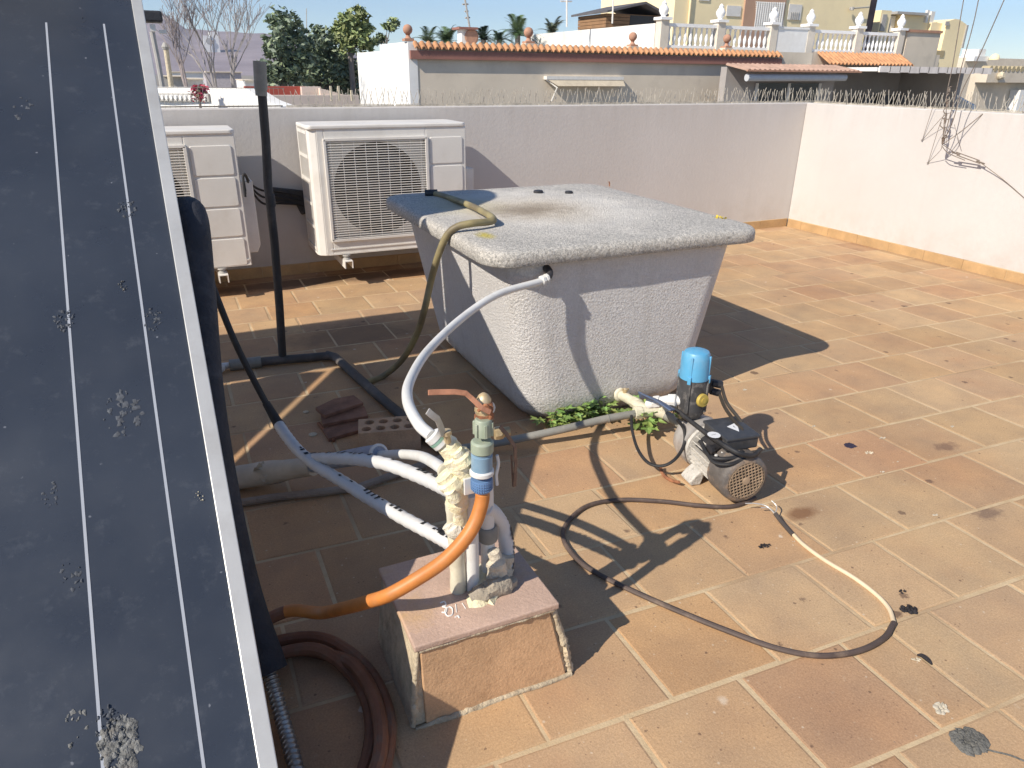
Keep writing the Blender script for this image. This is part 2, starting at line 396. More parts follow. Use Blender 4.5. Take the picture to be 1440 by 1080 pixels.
# ------------------------------------------------------------------ solar collector
g = NT('dusty_collector_glass'); g.b.inputs['Roughness'].default_value = .3; g.b.inputs['Specular IOR Level'].default_value = .42
gb = g.mix(g.rng(g.noise(2.2, 4, .6), .3, .7), (.030, .037, .052, 1), (.043, .052, .070, 1))
gb = g.mix(g.rng(g.noise(24, 7, .75), .56, .74, 0, .16), gb, (.2, .21, .23, 1))
gb = g.mix(g.rng(g.noise(330, 3, .8), .66, .78, 0, .28), gb, (.3, .31, .33, 1))
def gsp(sc, rad, seed, thr=.8):
    mp = g.mapping((seed, seed * 2.1, seed)); dd = g.voro(sc, 'Distance', mp); cc = g.N.new('ShaderNodeSeparateColor'); g.L.new(g.voro(sc, 'Color', mp), cc.inputs[0])
    d2 = g.math('ADD', dd, g.math('MULTIPLY', g.math('SUBTRACT', g.noise(sc * 8, 5, .75), .5), rad * 3))
    return g.rng(g.math('SUBTRACT', g.math('MULTIPLY', g.math('SUBTRACT', cc.outputs[0], thr), rad / (1 - thr)), d2), 0, rad * .5)
gb = g.mix(g.math('MULTIPLY', gsp(45, .12, 7.7, .8), .45), gb, (.34, .35, .38, 1))
g.color(gb); g.L.new(g.rng(g.noise(9, 5, .6), .3, .7, .24, .42), g.b.inputs['Roughness'])
m_glass = g.m
m_line = mat('pale_line', (.36, .38, .42), .5, var=.05)
m_drop = mat('bird_dropping', (.21, .21, .20), .9, var=.5, vscale=90, dirt=(.12, .1, .08), dscale=50, damt=.7, bump=1., bscale=120)
SL = math.radians(35.76)
D = V(0, math.cos(SL), math.sin(SL)); NP = V(0, -math.sin(SL), math.cos(SL)); EX = V(1, 0, 0)
O0 = V(.0, .60, .0972)                    # lower right corner of the collector's face
LEN = 2.12; WID = 1.06; FW = .024        # 
def pp(u, v, h=0): return O0 + EX * u + D * v + NP * h       # u<0 to the left, v up the slope
def pbox(mb, u0, u1, v0, v1, h0, h1):
    vs = [pp(u, v, h) for h in (h0, h1) for v in (v0, v1) for u in (u0, u1)]
    return mb.add(vs, [(0, 2, 3, 1), (4, 5, 7, 6), (0, 1, 5, 4), (2, 6, 7, 3), (0, 4, 6, 2), (1, 3, 7, 5)])
m_dim = mat('faint_dropping', (.075, .082, .095), .9, var=.4, vscale=120, dirt=(.05, .055, .07), dscale=90, damt=.8)
def on_panel(x, y, h=0):
    r = Vector(ray(x, y)); c = Vector(C); t = ((O0 + NP * h) - c).dot(NP) / r.dot(NP); P = c + r * t
    d = P - O0; return d.x, d.dot(D)
col = thing('solar_collector', pp(-WID / 2, 0, -.08), 'dark blue flat solar collector with silver frame leaning in the left foreground', 'solar panel', 'solar collectors of the water heater')
b = MB(); pbox(b, -WID, 0, 0, LEN, -.075, -.009); obj('casing', b, m_alu, col)
b = MB(); pbox(b, -WID + FW, -FW, FW, LEN - FW, -.0089, -.004); obj('glass', b, m_glass, col)
b = MB(); pbox(b, -FW, .0015, -.0015, LEN + .0015, -.0088, .004); pbox(b, -WID - .0015, -WID + FW, -.0015, LEN + .0015, -.0088, .004)
pbox(b, -WID + FW, -FW, -.0015, FW, -.0088, .0036); pbox(b, -WID + FW, -FW, LEN - FW, LEN + .0015, -.0088, .0036); obj('frame', b, m_alu, col, bevel=.0015)
b = MB()
la = [on_panel(75, 30), on_panel(125, 1080)]; lb = [on_panel(155, 32), on_panel(270, 1080)]
for (u0, v0), (u1, v1) in (la, lb):
    um = (u0 + u1) / 2; pbox(b, um - .0022, um + .0022, .08, v0, -.0042, -.0034)
for um in (-.60, -.77, -.93): pbox(b, um - .0022, um + .0022, .08, la[0][1], -.0042, -.0034)
obj('pale_lines', b, m_line, col)
# dried droppings stuck to the glass
def blob_mesh(cu, cv, rad, seed, n=46, h=.004, asp=1.6):
    r = random.Random(seed); b = MB()
    for k in range(n):
        a = r.uniform(0, 2 * PI); d = rad * math.sqrt(r.random()); u = cu + d * math.cos(a); v = cv + d * math.sin(a) * asp
        s = rad * (r.uniform(.03, .10) if r.random() < .55 else r.uniform(.12, .34 if n > 100 else .22)); q = []
        for j in range(7):
            aa = 2 * PI * j / 7 + r.uniform(-.3, .3); ss = s * r.uniform(.3, 1.4); q.append(pp(u + ss * math.cos(aa), v + ss * math.sin(aa) * 1.2, -.0036))
        hh = h * r.uniform(.2, .7); c0_ = pp(u, v, -.0036); up_ = [c0_ + (p - c0_) * .55 + NP * hh for p in q]; b.add(q + up_ + [c0_ + NP * hh * 1.25], [(j, (j + 1) % 7, 7 + (j + 1) % 7, 7 + j) for j in range(7)] + [(7 + j, 7 + (j + 1) % 7, 14) for j in range(7)])
    return b
lab = 'grey white bird dropping dried on the blue collector glass'
dl = [((165, 1050), .025, 150, .0045, 'large lumpy grey bird dropping at the bottom of the blue collector glass'),
      ((150, 1020), .016, 50, .004, 'thin grey smear above the largest dropping on the collector glass'),
      ((90, 447), .017, 40, .003, 'round dark grey splat lying across the left pale line of the collector'),
      ((215, 447), .017, 30, .002, 'faint round splat right of the right pale line of the collector'),
      ((178, 292), .017, 34, .003, 'pale splat across the right pale line in the upper half of the collector'),
      ((172, 401), .008, 22, .004, 'small bright dropping between the two pale lines of the collector'),
      ((172, 577), .032, 44, .0015, 'wide speckled pale smear between the two pale lines of the collector'),
      ((102, 803), .018, 16, .002, 'group of small ring shaped spots across the left pale line'),
      ((70, 695), .014, 22, .0012, 'dim grey splat left of the left pale line of the collector'),
      ((34, 150), .024, 12, .002, 'scatter of pale specks at the upper left of the collector glass'),
      ((280, 697), .007, 12, .004, 'cream petal shaped dropping beside the silver frame of the collector'),
      ((105, 1022), .018, 14, .002, 'scattered white specks left of the largest dropping on the collector'),
      ((118, 27), .009, 10, .002, 'pale dab near the top between the two lines of the collector')]
for i, (p, rad, n, h, lb_) in enumerate(dl):
    u, v = on_panel(*p); o = obj('bird_dropping', blob_mesh(u, v, rad, i + 3, n, h), m_drop if i in (0, 5, 11) else (mat('cream_petal', (.6, .55, .42), .8) if i == 10 else m_dim), smooth=True, angle=180); tag(o, lb_, 'dropping', 'droppings on the collector glass')
# second collector, added out of view for its shade and the lit gap beside it
dup(col, (-WID - .12, 0, 0), 'dark blue flat solar collector added out of view left of the first one')
# storage tank lying along the top
m_tank = mat('white_tank_paint', (.70, .69, .66), .5, var=.05, vscale=3)
tk = thing('solar_storage_tank', (-1.1, 2.566, 0), 'white horizontal hot water cylinder on a steel stand above the collectors', 'water tank')
b = MB(); rt = .288; x0, x1 = -2.15, -.15
b.lathe([(rt * .55, 0), (rt * .86, .012), (rt * .97, .04), (rt, .085), (rt, x1 - x0 - .085), (rt * .97, x1 - x0 - .04), (rt * .86, x1 - x0 - .012), (rt * .55, x1 - x0)], (x0, 2.566, 1.60), (1, 0, 0), 40)
obj('cylinder', b, m_tank, tk, smooth=True)
for lx in (-.32, -1.95):
    b = MB(); b.box((lx, 2.66, .66), (.04, .04, 1.32)); obj('stand_leg', b, m_steel, tk)
    b = MB(); b.tube([(lx, .66, .03), (lx, 2.42, 1.27)], .018, 8); obj('stand_rail', b, m_steel, tk)
    b = MB(); b.tube([(lx, .9, .02), (lx, 2.7, .03)], .016, 8); obj('stand_foot', b, m_steel, tk)
b = MB(); b.tube([(-2.0, 2.7, .45), (-.3, 2.7, 1.2)], .014, 8); b.bb(-2.02, -.26, 2.66, 2.70, 1.29, 1.33); obj('stand_brace', b, m_steel, tk)
# insulated pipe hanging below the collector edge, with a corrugated hose from its lower end
ip = spline([(-.004, 1.80, .80), (.016, 1.775, .855), (.022, 1.72, .835), (.010, 1.63, .71), (-.010, 1.48, .53), (-.014, 1.36, .35), (-.006, 1.25, .19), (.016, 1.145, .07)], 8)
t = thing('insulated_pipe', (.016, 1.145, 0), 'thick black foam clad pipe curving down beside the silver collector frame', 'pipe')
m_cladding = mat('black_foam_cladding', (.020, .022, .030), .72, var=.3, vscale=20, dirt=(.09, .09, .1), dscale=16, damt=.35, bump=.4, bscale=70)
b = MB(); b.tube(ip, [.030 + .006 * min(1, i / 6) for i in range(len(ip))], 18); obj('foam_cladding', b, m_cladding, t, smooth=True)
b = MB(); cp = spline([ip[-4], ip[-1], (.024, 1.06, .032), (.030, .95, .020), (.03, .80, .016), (.0, .66, .016)], 60); b.tube(cp, [.0125 + .0022 * math.sin(i * 2 * PI / 6) for i in range(len(cp))], 12)
obj('corrugated_hose', b, m_steel, t, smooth=True, angle=80)

# ------------------------------------------------------------------ air conditioners
AX0, AX1, AZ0, AZ1, AY0, AY1 = .682, 1.580, .188, .888, 4.06, 4.395
ac = thing('air_conditioner', ((AX0 + AX1) / 2, 4.28, 0), 'white outdoor air conditioner with fan grille half hidden behind the tank', 'air conditioner', 'outdoor air conditioners on the back parapet')
b = MB(); 
gx0, gx1, gz0, gz1 = AX0 + .085, AX0 + .655, AZ0 + .085, AZ1 - .075
pol = [(AX0, AY1), (AX0, AY0 + .05), (AX0 + .012, AY0 + .02), (AX0 + .045, AY0)]
# front panel as a frame round the fan opening, sides, back, right cabinet
b.bb(AX0 + .045, gx0, AY0, AY0 + .02, AZ0, AZ1 - .02); b.bb(gx1, AX1, AY0, AY0 + .02, AZ0, AZ1 - .02)
b.bb(gx0, gx1, AY0, AY0 + .02, gz1, AZ1 - .02); b.bb(gx0, gx1, AY0, AY0 + .02, AZ0, gz0)
b.prism([(AX0, AY0 + .05), (AX0 + .012, AY0 + .02), (AX0 + .045, AY0), (AX0 + .045, AY0 + .02), (AX0 + .02, AY0 + .05)], 'Z', AZ0, AZ1 - .02)
b.bb(AX1 - .01, AX1, AY0 + .02, AY1, AZ0, AZ1 - .02); b.bb(AX0, AX1, AY1 - .01, AY1, AZ0, AZ1 - .02); b.bb(AX0, AX1 - .01, AY0 + .05, AY1 - .01, AZ0, AZ0 + .015)
obj('casing', b, m_white_metal, ac, bevel=.004)
b = MB(); b.prism(rr_poly(AX0 - .004, AX1 + .004, AY0 - .006, AY1 + .004, .03), 'Z', AZ1 - .022, AZ1); obj('top_cover', b, m_white_metal, ac, bevel=.006)
# side grid on the left flank: coil seen through bars
m_coil = mat('dark_coil', (.05, .05, .05), .7, var=.3, vscale=40)
b = MB(); b.bb(AX0 + .012, AX0 + .02, AY0 + .05, AY1 - .011, AZ0 + .016, AZ1 - .024); obj('coil', b, m_coil, ac)
b = MB()
for k in range(6):
    z = AZ0 + .03 + k * (AZ1 - AZ0 - .07) / 5; b.bb(AX0 - .001, AX0 + .008, AY0 + .052, AY1 - .012, z - .008, z + .008)
for k in range(8):
    yy = AY0 + .055 + k * .034; b.bb(AX0, AX0 + .007, yy, yy + .009, AZ0 + .016, AZ1 - .024)
obj('side_grille', b, m_white_metal, ac)
b = MB(); b.lathe([(.262, 0), (.262, .156), (.25, .156), (.25, 0)], ((gx0 + gx1) / 2, AY0 + .0145, (gz0 + gz1) / 2), (0, 1, 0), 40, cap=False)
b.bb(gx0 - .02, gx1 + .02, AY0 + .19, AY0 + .195, gz0 - .02, gz1 + .02); obj('fan_shroud', b, m_coil, ac, smooth=True)
m_baffle = mat('grey_baffle', (.40, .385, .36), .7, var=.1)
b = MB(); c0 = ((gx0 + gx1) / 2, (gz0 + gz1) / 2)
ring = [(c0[0] + .252 * math.cos(2 * PI * k / 48), c0[1] + .252 * math.sin(2 * PI * k / 48)) for k in range(48)]
def onsq(k):
    a = 2 * PI * k / 48; cx, cz = math.cos(a), math.sin(a); hx, hz = (gx1 - gx0) / 2, (gz1 - gz0) / 2
    s_ = min(hx / abs(cx) if abs(cx) > 1e-6 else 9, hz / abs(cz) if abs(cz) > 1e-6 else 9); return (c0[0] + cx * s_, c0[1] + cz * s_)
sq = [onsq(k) for k in range(48)]
b.add([(x, AY0 + .014, z) for x, z in ring] + [(x, AY0 + .014, z) for x, z in sq], [(k, (k + 1) % 48, 48 + (k + 1) % 48, 48 + k) for k in range(48)])
obj('fan_surround', b, mat('light_baffle', (.62, .60, .55), .7, var=.1), ac)
b = MB()
for k in range(3):
    a0 = 2 * PI * k / 3 + .5; vs = []
    for j in range(7):
        a = a0 + j * .22; vs += [(c0[0] + .06 * math.cos(a), AY0 + .07 + j * .008, c0[1] + .06 * math.sin(a)), (c0[0] + .225 * math.cos(a + .2), AY0 + .06 + j * .012, c0[1] + .225 * math.sin(a + .2))]
    b.add(vs, [(2 * j, 2 * j + 1, 2 * j + 3, 2 * j + 2) for j in range(6)])
b.lathe([(.055, 0), (.06, .01), (.06, .07)], (c0[0], AY0 + .05, c0[1]), (0, 1, 0), 20)
obj('fan', b, m_dark_plastic, ac)
gl = MB(); nbar = 40
for k in range(nbar):
    z = gz0 + .012 + (gz1 - gz0 - .024) * k / (nbar - 1); gl.bb(gx0 + .004, gx1 - .004, AY0 - .010, AY0 - .006, z - .0021, z + .0021)
for k in range(9):
    xx = gx0 + .03 + (gx1 - gx0 - .06) * k / 8; gl.bb(xx - .0022, xx + .0022, AY0 - .006, AY0 - .002, gz0 + .004, gz1 - .004)
for a0, a1, z0, z1 in ((gx0 - .006, gx1 + .006, gz1 - .006, gz1 + .008), (gx0 - .006, gx1 + .006, gz0 - .008, gz0 + .006), (gx0 - .008, gx0 + .006, gz0, gz1), (gx1 - .006, gx1 + .010, gz0, gz1)):
    gl.bb(a0, a1, AY0 - .013, AY0 - .001, z0, z1)
obj('fan_grille', gl, m_white_metal, ac, bevel=.001, seg=1)
zz = [AZ1 - .075 - .158 * k for k in range(5)]
for k in range(4):
    b = MB(); b.prism(rr_poly(gx1 + .022, AX1 - .022, zz[k + 1] + .012, zz[k], .012, 4), 'Y', AY0 - .0045, AY0 + .002); obj('embossed_panel', b, m_white_metal, ac, bevel=.003)
b = MB(); b.bb(AX0 + .07, AX1 - .01, AY0 - .004, AY0 + .001, AZ0 + .030, AZ0 + .036); b.bb(AX0 + .06, AX1 - .004, AY0 - .003, AY0 + .001, AZ0 + .002, AZ0 + .01); obj('lower_trim', b, m_white_metal, ac)
b = MB(); b.prism([(AZ0 + .06, 0), (AZ0 + .06, .042), (AZ0 + .1, .062), (AZ0 + .44, .062), (AZ0 + .44, 0)], 'Y', AY0 + .035, AY1 - .03)
# prism in (z, dx): swap to (x, z)
b.v = [(AX1 + p[2], p[1], p[0]) for p in b.v]; b.f = [tuple(reversed(q)) for q in b.f]; obj('valve_cover', b, m_white_metal, ac, bevel=.004)
for bxp in (AX0 + .155, AX1 - .155):
    br = MB(); y0 = AY0 - .045
    br.bb(bxp - .024, bxp - .019, y0, YW - .001, AZ0 - .072, AZ0 - .034); br.bb(bxp + .019, bxp + .024, y0, YW - .001, AZ0 - .072, AZ0 - .034); br.bb(bxp - .024, bxp + .024, y0, YW - .001, AZ0 - .034, AZ0 - .030)
    bo = obj('wall_bracket', br, m_white_metal, ac)
    br = MB(); br.lathe([(.024, 0), (.024, .008), (.016, .012), (.016, .018), (.026, .021), (.026, .029)], (bxp, AY0 + .012, AZ0 - .030), (0, 0, 1), 14); obj('rubber_foot', br, m_baffle, bo, smooth=True)
ac2 = dup(ac, (-1.262, 0, -.012), 'white outdoor air conditioner partly hidden by the solar collector on the left')
# cables from the left unit to the wall
b = MB()
for k in range(3):
    q = [(345, 277 - 4 * k, 4.05), (342, 250, 4.05), (345, 246, 4.06), (354, 260 + 4 * k, 4.15), (370, 268 + 9 * k, 4.30), (392, 270 + 8 * k, 4.40), (420, 276 + 6 * k, 4.43), (440, 285 + 5 * k, 4.44)]
    b.tube(spline([atY(*p) for p in q], 6), .0062, 8)
o = obj('cable_bundle', b, m_black_rubber, smooth=True, origin=(.4, 4.3, .55)); tag(o, 'black cables running behind the dark pole between the two air conditioners', 'cable')
b = MB(); b.prism([(lambda q: (q.x, q.z))(atY(x, y, 4.44)) for x, y in ((380, 283), (380, 263), (428, 268), (432, 300), (424, 302), (416, 287))], 'Y', 4.43, 4.4585); o = obj('cable_duct', b, m_dark_plastic, bevel=.006); tag(o, 'dark conduit on the parapet between the two air conditioners', 'conduit')

# ------------------------------------------------------------------ dark vertical pole with its floor pipes
pl = thing('vent_pole', (.303, 2.968, 0), 'dark plastic pole with a grey sleeve on top, standing left of the tank', 'pole')
b = MB(); pts = [(.302, 2.968, .02)] + [tuple(atY(x, y, 2.968)) for x, y in ((393, 430), (386, 340), (380.5, 290), (377, 262), (374, 200), (370, 150), (368, 128))]
b.tube(pts, .0165, 14); obj('pole_shaft', b, m_dark_pvc, pl, smooth=True)
b = MB(); p1 = atY(367.5, 135, 2.968); p2 = atY(365, 86, 2.968); b.tube([p1, p1 + (p2 - p1) * .18, p1 + (p2 - p1) * .181, p2], [.021, .021, .0235, .0235], 16); obj('sleeve', b, m_grey_pvc, pl, smooth=True)
b = MB(); p3 = atY(380.5, 283, 2.968); b.tube([p3 + V(0, 0, -.02), p3 + V(0, 0, .025)], .0185, 14); obj('coupling', b, m_dark_pvc, pl, smooth=True)
fp = thing('floor_pipe', (.4, 2.9, 0), 'dark pipe lying on the tiles from the pole foot to the hollow brick', 'pipe')
b = MB(); b.tube([(.10, 2.985, .022), (.2, 2.976, .022), (.302, 2.962, .022), (.50, 2.928, .022)], .0185, 12); obj('cross_pipe', b, m_dusty_pvc, fp, smooth=True)
b = MB(); b.tube([(.485, 2.945, .022), (.512, 2.905, .022), (.575, 2.45, .022), (.66, 1.93, .022)], .0185, 12); obj('long_pipe', b, m_dusty_pvc, fp, smooth=True)
b = MB(); b.tube([(.09, 2.986, .022), (.215, 2.974, .022)], .024, 12); obj('grey_collar', b, m_grey_pvc, fp, smooth=True)
b = MB(); b.tube([(-.12, 3.01, .02), (.045, 2.993, .022), (.088, 2.987, .022)], .013, 12); b.lathe([(.012, 0), (.02, .006), (.02, .022), (.01, .03)], (.048, 2.975, .022), (.2, -1, .3), 12); obj('white_stub', b, m_white_pvc, fp, smooth=True)

# ------------------------------------------------------------------ water tank
tb = NT('chopped_fibreglass'); tb.b.inputs['Roughness'].default_value = .62
c = tb.mix(tb.rng(tb.noise(3, 4, .6), .3, .7), (.76, .73, .70, 1), (.84, .805, .77, 1))
c = tb.mix(tb.rng(tb.noise(150, 4, .8, tb.mapping((0, 0, 0), (1, 1, .6)), 1.5), .32, .7, 0, .9), (.56, .545, .535, 1), c)
c = tb.mix(tb.rng(tb.noise(7, 5, .6), .55, .75, 0, .25), c, (.47, .44, .41, 1)); c = tb.mix(tb.rng(tb.noise(16, 5, .7, tb.mapping((0, 0, 0), (1, 1, .07))), .52, .74, 0, .34), c, (.46, .42, .37, 1))
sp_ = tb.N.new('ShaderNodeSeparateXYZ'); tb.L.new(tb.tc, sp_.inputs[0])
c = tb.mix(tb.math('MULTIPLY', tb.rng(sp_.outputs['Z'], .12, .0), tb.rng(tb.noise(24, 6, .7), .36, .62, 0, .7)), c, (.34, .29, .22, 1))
c = tb.mix(tb.rng(tb.noise(3.3, 7, .75, tb.mapping((5, 1, 2))), .58, .70, 0, .3), c, (.56, .52, .46, 1))
tb.color(c)
hh_ = tb.math('ADD', tb.noise(85, 5, .75, None, 2.5), tb.math('MULTIPLY', tb.voro(120, 'Distance'), .5)); tb.bump(hh_, .7, .010)
ld = NT('lichened_lid'); ld.b.inputs['Roughness'].default_value = .85
LX0, LX1, LY0, LY1 = .825, 1.905, 1.93, 3.17
ct = V((LX0 + LX1) / 2, (LY0 + LY1) / 2, 0)
c = ld.mix(ld.rng(ld.noise(8, 6, .65), .3, .7), (.61, .58, .53, 1), (.81, .76, .68, 1))
def rad_(cx, cy, rx, ry, amp, sc):
    mp = ld.mapping((-cx / rx, -cy / ry, 0), (1 / rx, 1 / ry, 0)); ln = ld.N.new('ShaderNodeVectorMath'); ln.operation = 'LENGTH'; ld.L.new(mp, ln.inputs[0])
    return ld.math('ADD', ln.outputs['Value'], ld.math('MULTIPLY', ld.math('SUBTRACT', ld.noise(sc, 7, .7), .5), amp))
edge = ld.rng(rad_(-.04, .0, .50, .56, .7, 6), .6, 1.0)
dark = ld.math('MULTIPLY', ld.rng(ld.noise(115, 6, .85, None, 1.2), .43, .58), ld.rng(edge, 0, 1,   .12, .8))
c = ld.mix(dark, c, (.19, .18, .165, 1))
c = ld.mix(ld.rng(rad_(-.10, .0, .34, .36, .9, 8), 1., .3, 0, .75), c, (.58, .49, .37, 1))
c = ld.mix(ld.math('MULTIPLY', ld.rng(rad_(-.13, -.02, .24, .16, 1.3, 16), 1., .2), .75), c, (.26, .2, .14, 1))
c = ld.mix(ld.math('MULTIPLY', ld.rng(rad_(-.33, .20, .20, .28, 1., 14), 1., .3), .5), c, (.55, .5, .30, 1))
c = ld.mix(ld.math('MULTIPLY', ld.rng(rad_(-.455, -.38, .035, .07, 1.2, 60), 1., .3), .85), c, (.55, .45, .06, 1))
c = ld.mix(ld.math('MULTIPLY', ld.rng(ld.noise(5.5, 3, .6, ld.mapping((3, 8, 1))), .72, .8), .5), c, (.5, .42, .1, 1))
ld.color(c)
hh_ = ld.math('ADD', ld.noise(100, 6, .8, None, 1.5), ld.math('MULTIPLY', ld.voro(95, 'Distance'), .4)); ld.bump(hh_, .8, .009)
wt = thing('water_tank', ((LX0 + LX1) / 2, (LY0 + LY1) / 2, 0), 'large grey white fibreglass water tank with overhanging lichened lid', 'water tank')
def loft(rings, cap0=True, cap1=True):
    b = MB(); n = len(rings[0]); vs = [p for r in rings for p in r]
    fs = [(i * n + j, i * n + (j + 1) % n, (i + 1) * n + (j + 1) % n, (i + 1) * n + j) for i in range(len(rings) - 1) for j in range(n)]
    if cap0: fs.append(tuple(range(n - 1, -1, -1)))
    if cap1: fs.append(tuple((len(rings) - 1) * n + j for j in range(n)))
    return b.add(vs, fs)
rings = []
for k in range(13):
    t = k / 12; z = .003 + .605 * t; e = .03 * (1 - min(1, t / .06)) ** 2
    x0 = 1.005 - .105 * t + e; x1 = 1.715 + .105 * t - e; y0 = 1.986 - .014 * t + e; y1 = 3.02 + .08 * t - e
    rings.append([(x, y, z) for x, y in rr_poly(x0, x1, y0, y1, .14 - .05 * t, 10)])
obj('tub', loft(rings), tb.m, wt, smooth=True, angle=60)
prof = [(.03, .604), (.004, .603), (.0, .606), (.0, .632), (.002, .641), (.008, .648), (.018, .652), (.034, .654), (.10, .658), (.2, .661), (.34, .664), (.46, .665)]
rings = []
for ins, z in prof:
    i2 = ins; rad = max(.10 - ins * .2, .02)
    x0, x1, y0, y1 = LX0 + i2, LX1 - i2, LY0 + i2, LY1 - i2
    P = rr_poly(x0, x1, y0, y1, rad, 10)
    # densify long sides
    Q = []
    for a_, b_ in zip(P, P[1:] + P[:1]):
        m_ = 14 if P.index(a_) % 11 == 10 else 1
        for q in range(m_): Q.append((a_[0] + (b_[0] - a_[0]) * q / m_, a_[1] + (b_[1] - a_[1]) * q / m_))
    rings.append(Q)
mn = min(len(r) for r in rings)
rg3 = []
for (ins, z), r in zip(prof, rings):
    rr_ = []
    for x, y in r[:mn]:
        nz = mnoise.noise(V(x * 5, y * 5, 0)) * .004 + mnoise.noise(V(x * 17, y * 17, 3)) * .002
        k = min(1, ins / .05) * (z > .63); sag = -.006 * max(0, 1 - ((x - ct.x) ** 2 + (y - ct.y) ** 2) / .22) * k
        wv = mnoise.noise(V(x * 6, y * 6, 9)) * .004
        rr_.append((x + wv * (ins < .03), y + wv * (ins < .03), z + nz * k + sag + 0))
    rg3.append(rr_)
lidm = loft(rg3, True, True)
obj('lid', lidm, ld.m, wt, smooth=True, angle=70)
for p_, s_ in (((757, 270), .022), ((800, 271), .018)):
    q = at(*p_, .664); b = MB(); b.lathe([(s_, -.006), (s_, .004), (s_ * .8, .008), (s_ * .3, .009)], q, (0, 0, 1), 14); obj('lid_boss', b, m_dark_plastic, wt, smooth=True)
b = MB(); q = at(857, 262, .66); b.tube([q, q + V(0, 0, .012), q + V(-.004, 0, .022)], .003, 6); obj('lid_pin', b, m_rust, wt)
# yellow withered weed on the far lid edge
q = at(1012, 309, .650); b = MB()
for k in range(26):
    a = random.uniform(0, 2 * PI); r = random.uniform(.0, .022); p = q + V(r * math.cos(a), r * math.sin(a), 0)
    d = V(random.uniform(-.012, .012), random.uniform(-.012, .012), random.uniform(.004, .014)); e = V(-d.y, d.x, 0) * .35; b.quad(p - e, p + e, p + d + e, p + d - e)
o = obj('lichen_tuft', b, mat('yellow_lichen', (.55, .42, .05), .9, var=.3, vscale=60)); tag(o, 'small yellow lichen tuft on the far right lid edge of the tank', 'lichen')
# overflow elbow with white hose
el = spline([(1.035, 2.0, .586), (1.035, 1.955, .578), (1.028, 1.938, .566), (1.005, 1.930, .556)], 6)
b = MB(); b.tube(el, .0125, 12); q = MB()
t = obj('outlet_elbow', b, m_dark_plastic, wt, smooth=True)
hp = [V(1.012, 1.932, .558), V(.985, 1.925, .553)] + [atY(x, y, Y) for x, y, Y in ((700, 414, 1.87), (650, 447, 1.78), (603, 492, 1.60), (578, 532, 1.39), (573, 562, 1.25), (588, 595, 1.13), (607, 613, 1.085))]
hp = spline(hp, 8)
wh = thing('white_hose', (.9, 1.5, .3), 'white hose arching from the valves up to the tank lid edge', 'hose')
b = MB(); b.tube(hp, .0112, 14); obj('hose_tube', b, m_white_pvc, wh, smooth=True)
b = MB(); b.lathe([(.012, 0), (.016, .002), (.016, .010), (.0135, .011), (.0135, .016), (.016, .017), (.016, .026), (.012, .028)], (1.022, 1.934, .560), (-1, -.25, -.18), 8); obj('hose_nut', b, m_white_pvc, wh, smooth=True)

# olive hose draped over the lid
hz = .677
hp = [at(611, 272, .668), at(640, 281, .672), at(668, 292, hz), at(688, 303, hz + .004), at(694, 309, hz + .006), at(686, 312, hz + .004), at(665, 314, hz + .006), at(643, 319, .672), atX(628, 332, .815), atX(616, 360, .79), atX(606, 395, .775)]
hp += [atY(597, 435, 2.36), atY(586, 470, 2.44), atY(566, 505, 2.56), at(540, 528, .014), at(515, 538, .012)]
hp = spline(hp, 8)
m_olive = NT('olive_hose'); m_olive.b.inputs['Roughness'].default_value = .55
m_olive.color(m_olive.mix(m_olive.rng(m_olive.noise(9, 3), .4, .62), (.17, .135, .075, 1), (.30, .25, .12, 1)))
b = MB(); b.tube(hp, .0125, 12); 
oh = thing('olive_hose', (.8, 2.5, 0), 'olive brown hose looped over the tank lid and trailing down to the floor', 'hose')
obj('hose_tube', b, m_olive.m, oh, smooth=True)
q = at(608, 272, .668); b = MB(); b.tube([q + V(-.03, .01, 0), q + V(.02, -.01, .002)], .016, 12); obj('hose_end', b, m_dark_plastic, oh, smooth=True)

# ------------------------------------------------------------------ plinth and standpipe
m_ptile = mat('plinth_tile', (.56, .345, .19), .75, var=.16, vscale=9, fine=.12, fscale=260, dirt=(.3, .17, .09), dscale=60, damt=.35, bump=.25, bscale=160)
m_ptop = mat('plinth_top_tile', (.50, .35, .27), .75, var=.12, vscale=10, fine=.1, fscale=240, dirt=(.56, .36, .18), dscale=7, damt=.8, bump=.25, bscale=160)
PX0, PX1, PY0, PY1, PZ = .262, .560, .972, 1.222, .190
pt = thing('tiled_plinth', (.42, 1.1, 0), 'small block clad in terracotta tiles carrying the valve pipes', 'plinth')
b = MB(); lo = .03
rings = [[(PX0 - .018, PY0 - .006, .0), (PX1 + .042, PY0 - .008, .0), (PX1 + .02, PY1, .0), (PX0 - .015, PY1, .0)], [(PX0 + .004, PY0 + .012, PZ - .012), (PX1 - .004, PY0 + .012, PZ - .012), (PX1 - .004, PY1 - .006, PZ - .012), (PX0 + .004, PY1 - .006, PZ - .012)]]
m_pm = mat('plinth_mortar', (.52, .43, .30), .95, var=.22, vscale=30, bump=.8, bscale=90, dirt=(.40, .29, .18), dscale=45, damt=.6)
bm_ = loft(rings); obj('mortar_core', bm_, m_pm, pt, bevel=.006)
b = MB()
fa = [V(PX0 + .012, PY0 - .010, .004), V(PX1 + .018, PY0 - .013, .004), V(PX1 - .018, PY0 + .004, PZ - .016), V(PX0 + .012, PY0 + .004, PZ - .016)]
b.add(fa + [p + V(0, .02, 0) for p in fa], [(0, 1, 2, 3), (7, 6, 5, 4), (0, 4, 5, 1), (1, 5, 6, 2), (2, 6, 7, 3), (3, 7, 4, 0)]); obj('front_tile', b, m_ptile, pt, bevel=.0025)
